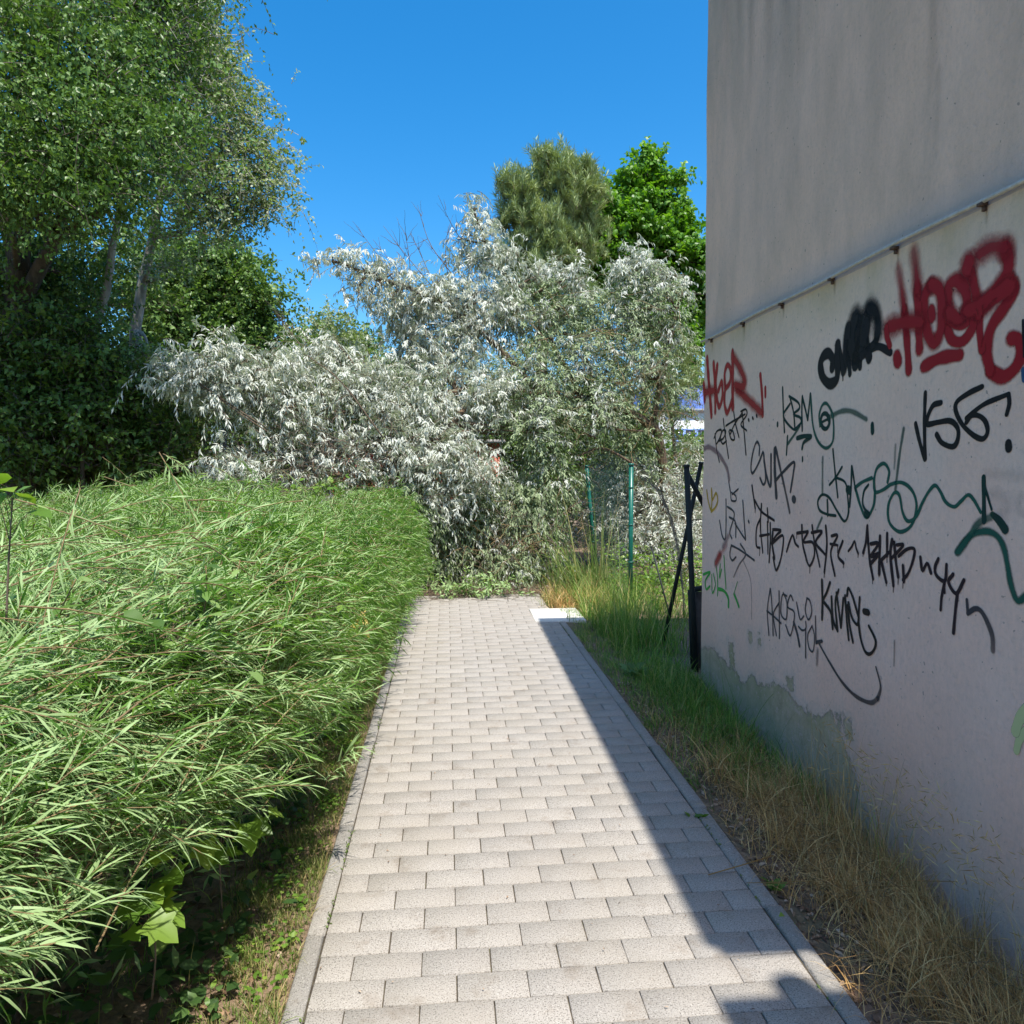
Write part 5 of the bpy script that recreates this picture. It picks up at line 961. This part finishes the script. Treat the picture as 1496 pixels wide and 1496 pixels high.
# clover-like herbs on the strip
P = keep(scat(1300, -.70, -.48, 1.2, 5.2, .03), kl); z = ground_z(P[:, 0], P[:, 1]); n = len(P)
V, T, v = leaves(np.stack([P[:, 0], P[:, 1], z+U(.01, .05, n)], 1), np.stack([U(-1, 1, n), U(-1, 1, n), U(-.1, .4, n)], 1), np.array([0, 0, 1.])+rng.normal(0, .3, (n, 3)), .022*U(.6, 1.4, n), .016*U(.6, 1.3, n), 'oval')
tag(part('clover', V, T, M['lime'], None, {'v': v}), 'low bright green clover in the grass strip by the left kerb', kind='stuff')
kr = lambda x, y: (x > 1.088) & ((x < WX(y)-.01) | (y > 4.96))
P = keep(scat(9500, 1.09, 1.74, 3.3, 7.2, .05), lambda x, y: kr(x, y) & (rng.random(len(x)) < np.clip((y-3.2)/1.5, .02, 1))); blades(0, P, .085, .0038, M['grass'], 'grass', 'shaded green grass on the verge between path and house corner', .75)
P = keep(scat(3800, 1.3, 1.74, 3.1, 5.2, .06), kr); blades(0, P, .18, .0042, M['grass'], 'grass', 'longer grass tufts along the foot of the wall', .8)
P = keep(scat(6000, 1.15, 3.2, 5.2, 9.5, .07), lambda x, y: ((x > 1.27) | (y > 7.4)) & ((x < 1.6+(y-5)*.5))); blades(0, P, .22, .006, M['grass'], 'grass', 'weedy grass around the green fence posts', .7)
P = scat(1900, 1.0, 1.75, 7.0, 8.2, .07); P = keep(P, lambda x, y: (x > 1.28) | (y > 7.4)); blades(0, P, .22, .006, M['lawn'], 'grass', 'sunlit dry yellow-green grass right of the white slab', .7)
P = keep(scat(1500, .95, 1.6, 7.3, 7.9, .06), lambda x, y: (x > 1.02)); blades(0, P, .22, .004, M['straw'], 'straw', 'orange-tan dry grass right behind the white slab', .9)
# reed-like tall grass leaning left over the path end
rb = np.array([[1.45, 8.35]]); P = rb+rng.normal(0, 1, (110, 2))*np.array([.16, .13]); blades(0, P, .95, .022, M['reed'], 'reed_grass', 'tall reed-like grass fanning left over the end of the path', 1.0, 9, (-1.1, -.2))
P = rb+[.3, .1]+rng.normal(0, 1, (60, 2))*.12; blades(0, P, .95, .017, M['reed'], 'reed_grass', 'upright reed blades in front of the first green post', .25, 8, (-.4, 0))
# dry grass along the wall
P = keep(scat(9500, 1.30, 1.71, 1.25, 3.5, .05), lambda x, y: (x < WX(y)-.015)); blades(0, P, .19, .0032, M['straw'], 'straw', 'dry tan grass matted along the foot of the near wall', 1.15, 5, (-.5, 0))
P = keep(scat(2300, 1.1, 1.66, 1.2, 4.2, .07), lambda x, y: (x < WX(y)-.015)); blades(0, P, .15, .003, M['straw'], 'straw', 'flattened straw scattered on the right verge', 1.6, 5)
P = keep(scat(1100, 1.25, 1.69, 1.3, 3.4, .06), lambda x, y: (x < WX(y)-.02)); blades(0, P, .26, .0048, M['straw'], 'straw', 'coarser bent straw blades among the dry grass by the wall', 1.5, 6, (-.3, -.1))
P = keep(scat(420, 1.5, 1.69, 1.7, 3.1, .03), lambda x, y: (x < WX(y)-.02)); blades(0, P, .42, .003, M['straw'], 'straw', 'thin dry grass stalks standing against the pink wall', .35, 8, (-.3, .2))
P = keep(scat(110, 1.5, 1.69, 2.3, 4.2, .04), lambda x, y: (x < WX(y)-.02)); blades(0, P, .38, .0035, M['grass'], 'grass', 'single green blades standing against the wall', .4, 8, (-.4, .0))
# seed heads on the stalks
n = 420; y = U(1.7, 3.0, n); P = np.stack([WX(y)-U(.03, .16, n), y, U(.12, .36, n)], 1)
V, T, v = leaves(P, np.stack([U(-1, .2, n), U(-.6, 1, n), U(-.4, .8, n)], 1), sphere_dirs(n), .04*U(.6, 1.4, n), .0035, 'kite'); tag(part('seed_heads', V, T, M['straw'], None, {'v': v}), 'wispy brown grass seed heads in front of the pink wall', kind='stuff')
P = keep(scat(1500, 1.25, 1.85, 5.6, 7.5, .07), lambda x, y: (x > 1.28)); blades(0, P, .42, .006, M['grass'], 'grass', 'rough tall weeds around the foot of the posts', .6, 6)
P = keep(scat(900, -.475, -.455, 1.5, 8.0, .03), lambda x, y: (x < -.452)); blades(0, P, .075, .0032, M['lawn'], 'grass', 'grass tufts leaning over the left kerb', 1.1, 4, (1.1, 0))
P = keep(scat(420, 1.088, 1.12, 2.9, 6.4, .03), lambda x, y: (x > 1.086)); blades(0, P, .10, .0032, M['grass'], 'grass', 'grass tufts leaning over the right kerb', 1.1, 4, (-1.1, 0))
P = scat(6000, -1.9, -.63, .8, 7.5, .06); n = len(P)  # dark leaves scattered here to deepen the shade under the hedge
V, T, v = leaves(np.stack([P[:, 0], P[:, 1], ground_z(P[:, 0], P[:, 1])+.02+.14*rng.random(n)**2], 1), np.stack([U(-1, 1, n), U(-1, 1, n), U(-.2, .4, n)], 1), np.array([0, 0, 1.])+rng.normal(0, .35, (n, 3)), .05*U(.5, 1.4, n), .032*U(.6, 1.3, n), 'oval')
tag(part('shade_leaves', V, T, M['broad'], None, {'v': v}), 'dark low leaves added over the soil to deepen the shade under the hedge', kind='stuff')
# verge weeds
for k, (px, py, lab) in enumerate([(1145, 1355, 'small green weed beside the right kerb, nearest the camera'), (1128, 1300, 'green weed by the right kerb, second from the camera'), (1015, 1200, 'tiny weed where the right kerb turns green'), (930, 985, 'broad-leaved dock plant on the shaded verge near the fence')]):
    c = gnd(px, py, -.02); e = empty('weed', (float(c[0]), float(c[1]), -.03), lab, 'plant', 'weeds beside the right kerb'); nL = 12 if k < 3 else 14; s = .045 if k < 3 else .13
    a = U(0, 6.28, nL); leafy(e, np.tile(c, (nL, 1))+rng.normal(0, .012, (nL, 3)), np.stack([np.cos(a), np.sin(a), U(.2, 1., nL)], 1), s*U(.6, 1.2, nL), s*.5, 'oval', M['lime'] if k < 3 else M['dense'])
# green herbs beyond the fence
P = scat(2600, 1.9, 3.6, 7.4, 9.2, .08); n = len(P); hh = U(0, 1, n)**1.5*.5; V, T, v = leaves(np.stack([P[:, 0], P[:, 1], hh], 1), np.stack([U(-1, 1, n), U(-1, .5, n), U(-.3, .5, n)], 1), np.array([0, -.3, 1.])+rng.normal(0, .3, (n, 3)), .05*U(.6, 1.3, n), .03*U(.6, 1.2, n), 'oval')
tag(part('herbs', V, T, M['lime'], None, {'v': v}), 'sunlit green herbs behind the second fence post', kind='stuff')
P = np.concatenate([np.stack([rng.normal(-.391, .004, 900), 1.7+7*rng.random(900)**1.3], 1), np.stack([rng.normal(1.014, .003, 350), U(1.7, 7, 350)], 1)]); keepm = np.sin(P[:, 1]*5.3)+np.sin(P[:, 1]*13.7+1) > .35; P = P[keepm]; n = len(P)
V, T, v = leaves(np.stack([P[:, 0], P[:, 1], U(-.004, .004, n)], 1), np.stack([U(-1, 1, n), U(-1, 1, n), U(.1, .9, n)], 1), np.array([0, 0, 1.])+rng.normal(0, .4, (n, 3)), .012*U(.5, 1.5, n), .007*U(.6, 1.3, n), 'kite')
tag(part('moss', V, T, M['lawn'], None, {'v': v*.4}), 'moss and tiny weeds in the joint along the kerbs', kind='stuff')
# leaf litter and twigs
def litter(n, x0, x1, y0, y1, label, L=.03, f=None, zo=.004, grav=False):
    P = scat(n, x0, x1, y0, y1)
    if f: P = keep(P, f)
    n = len(P); z = np.where((P[:, 0] > -.46) & (P[:, 0] < 1.09) & (P[:, 1] < 8.3), .002, ground_z(P[:, 0], P[:, 1]))+zo
    V, T, v = leaves(np.stack([P[:, 0], P[:, 1], z], 1), np.stack([U(-1, 1, n), U(-1, 1, n), U(-.1, .25, n)], 1), np.array([0, 0, 1.])+rng.normal(0, .35, (n, 3)), L*U(.5, 1.5, n), L*.5*U(.5, 1.3, n), 'oval', None, .3, .3)
    tag(part('leaf_litter', V, T, M['litter'], None, {'v': v}), label, kind='stuff')
litter(5200, 1.09, 1.7, 1.2, 4.8, 'dry leaf bits and chips on the bare right verge', .024, lambda x, y: x < WX(y)-.02)
litter(2200, -2.2, -.55, .8, 6.5, 'dead brown leaves in the dark under the hedge', .04)
litter(260, -.75, -.47, 1.2, 6, 'dry brown leaves on the grass strip', .03)
litter(1500, 2.2, 5.2, 8.0, 12.0, 'pale dry litter on open soil beyond the fence', .05)
litter(700, -.6, 2.0, 8.3, 9.6, 'dead leaves under the fallen tree', .05)
litter(150, -.38, 1.0, 1.8, 8.2, 'tiny crumbs and dry bits on the paving', .010)
e = tangle(None, 'fallen_twigs', 160, (.25, 8.15, .02), (.5, .12, .015), .35, M['twig'], .0025, (0, 0, 0), 6, .05); e['label'] = 'thin broken twigs lying across the far end of the paving'
n = 260; y = U(1.2, 4.2, n); x0 = U(1.12, 1.6, n); a = U(0, 6.28, n); L = U(.08, .5, n); P = np.stack([np.stack([x0, y, U(-.03, .02, n)], 1)+np.stack([np.cos(a)*L*q, np.sin(a)*L*q, .02*np.sin(3*q)+0*a], 1) for q in (0, .35, .7, 1)], 1)
P = P[(P[:, :, 0].max(1) < 1.66) & (P[:, :, 0].min(1) > 1.10)]
V, T = tubes(P, np.full(P.shape[:2], .0012), 3); tag(part('straw_stalks', V, T, M['redtwig']), 'long pale straw stalks lying on the right verge', kind='stuff')
# straws reaching over the right kerb
e = tag(part('straw', *join([polytube([gnd(1400, 1288, .12), gnd(1260, 1285, .06), gnd(1090, 1290, .012)], .0013, 4), polytube([gnd(1330, 1295, .1), gnd(1230, 1293, .04), gnd(1115, 1290, .012)], .0012, 4), polytube([gnd(1035, 1278, .01), gnd(1080, 1265, .02), gnd(1130, 1250, .05)], .0025, 4)]), M['straw']), 'three long dry stalks stretching over the right kerb', kind='stuff')
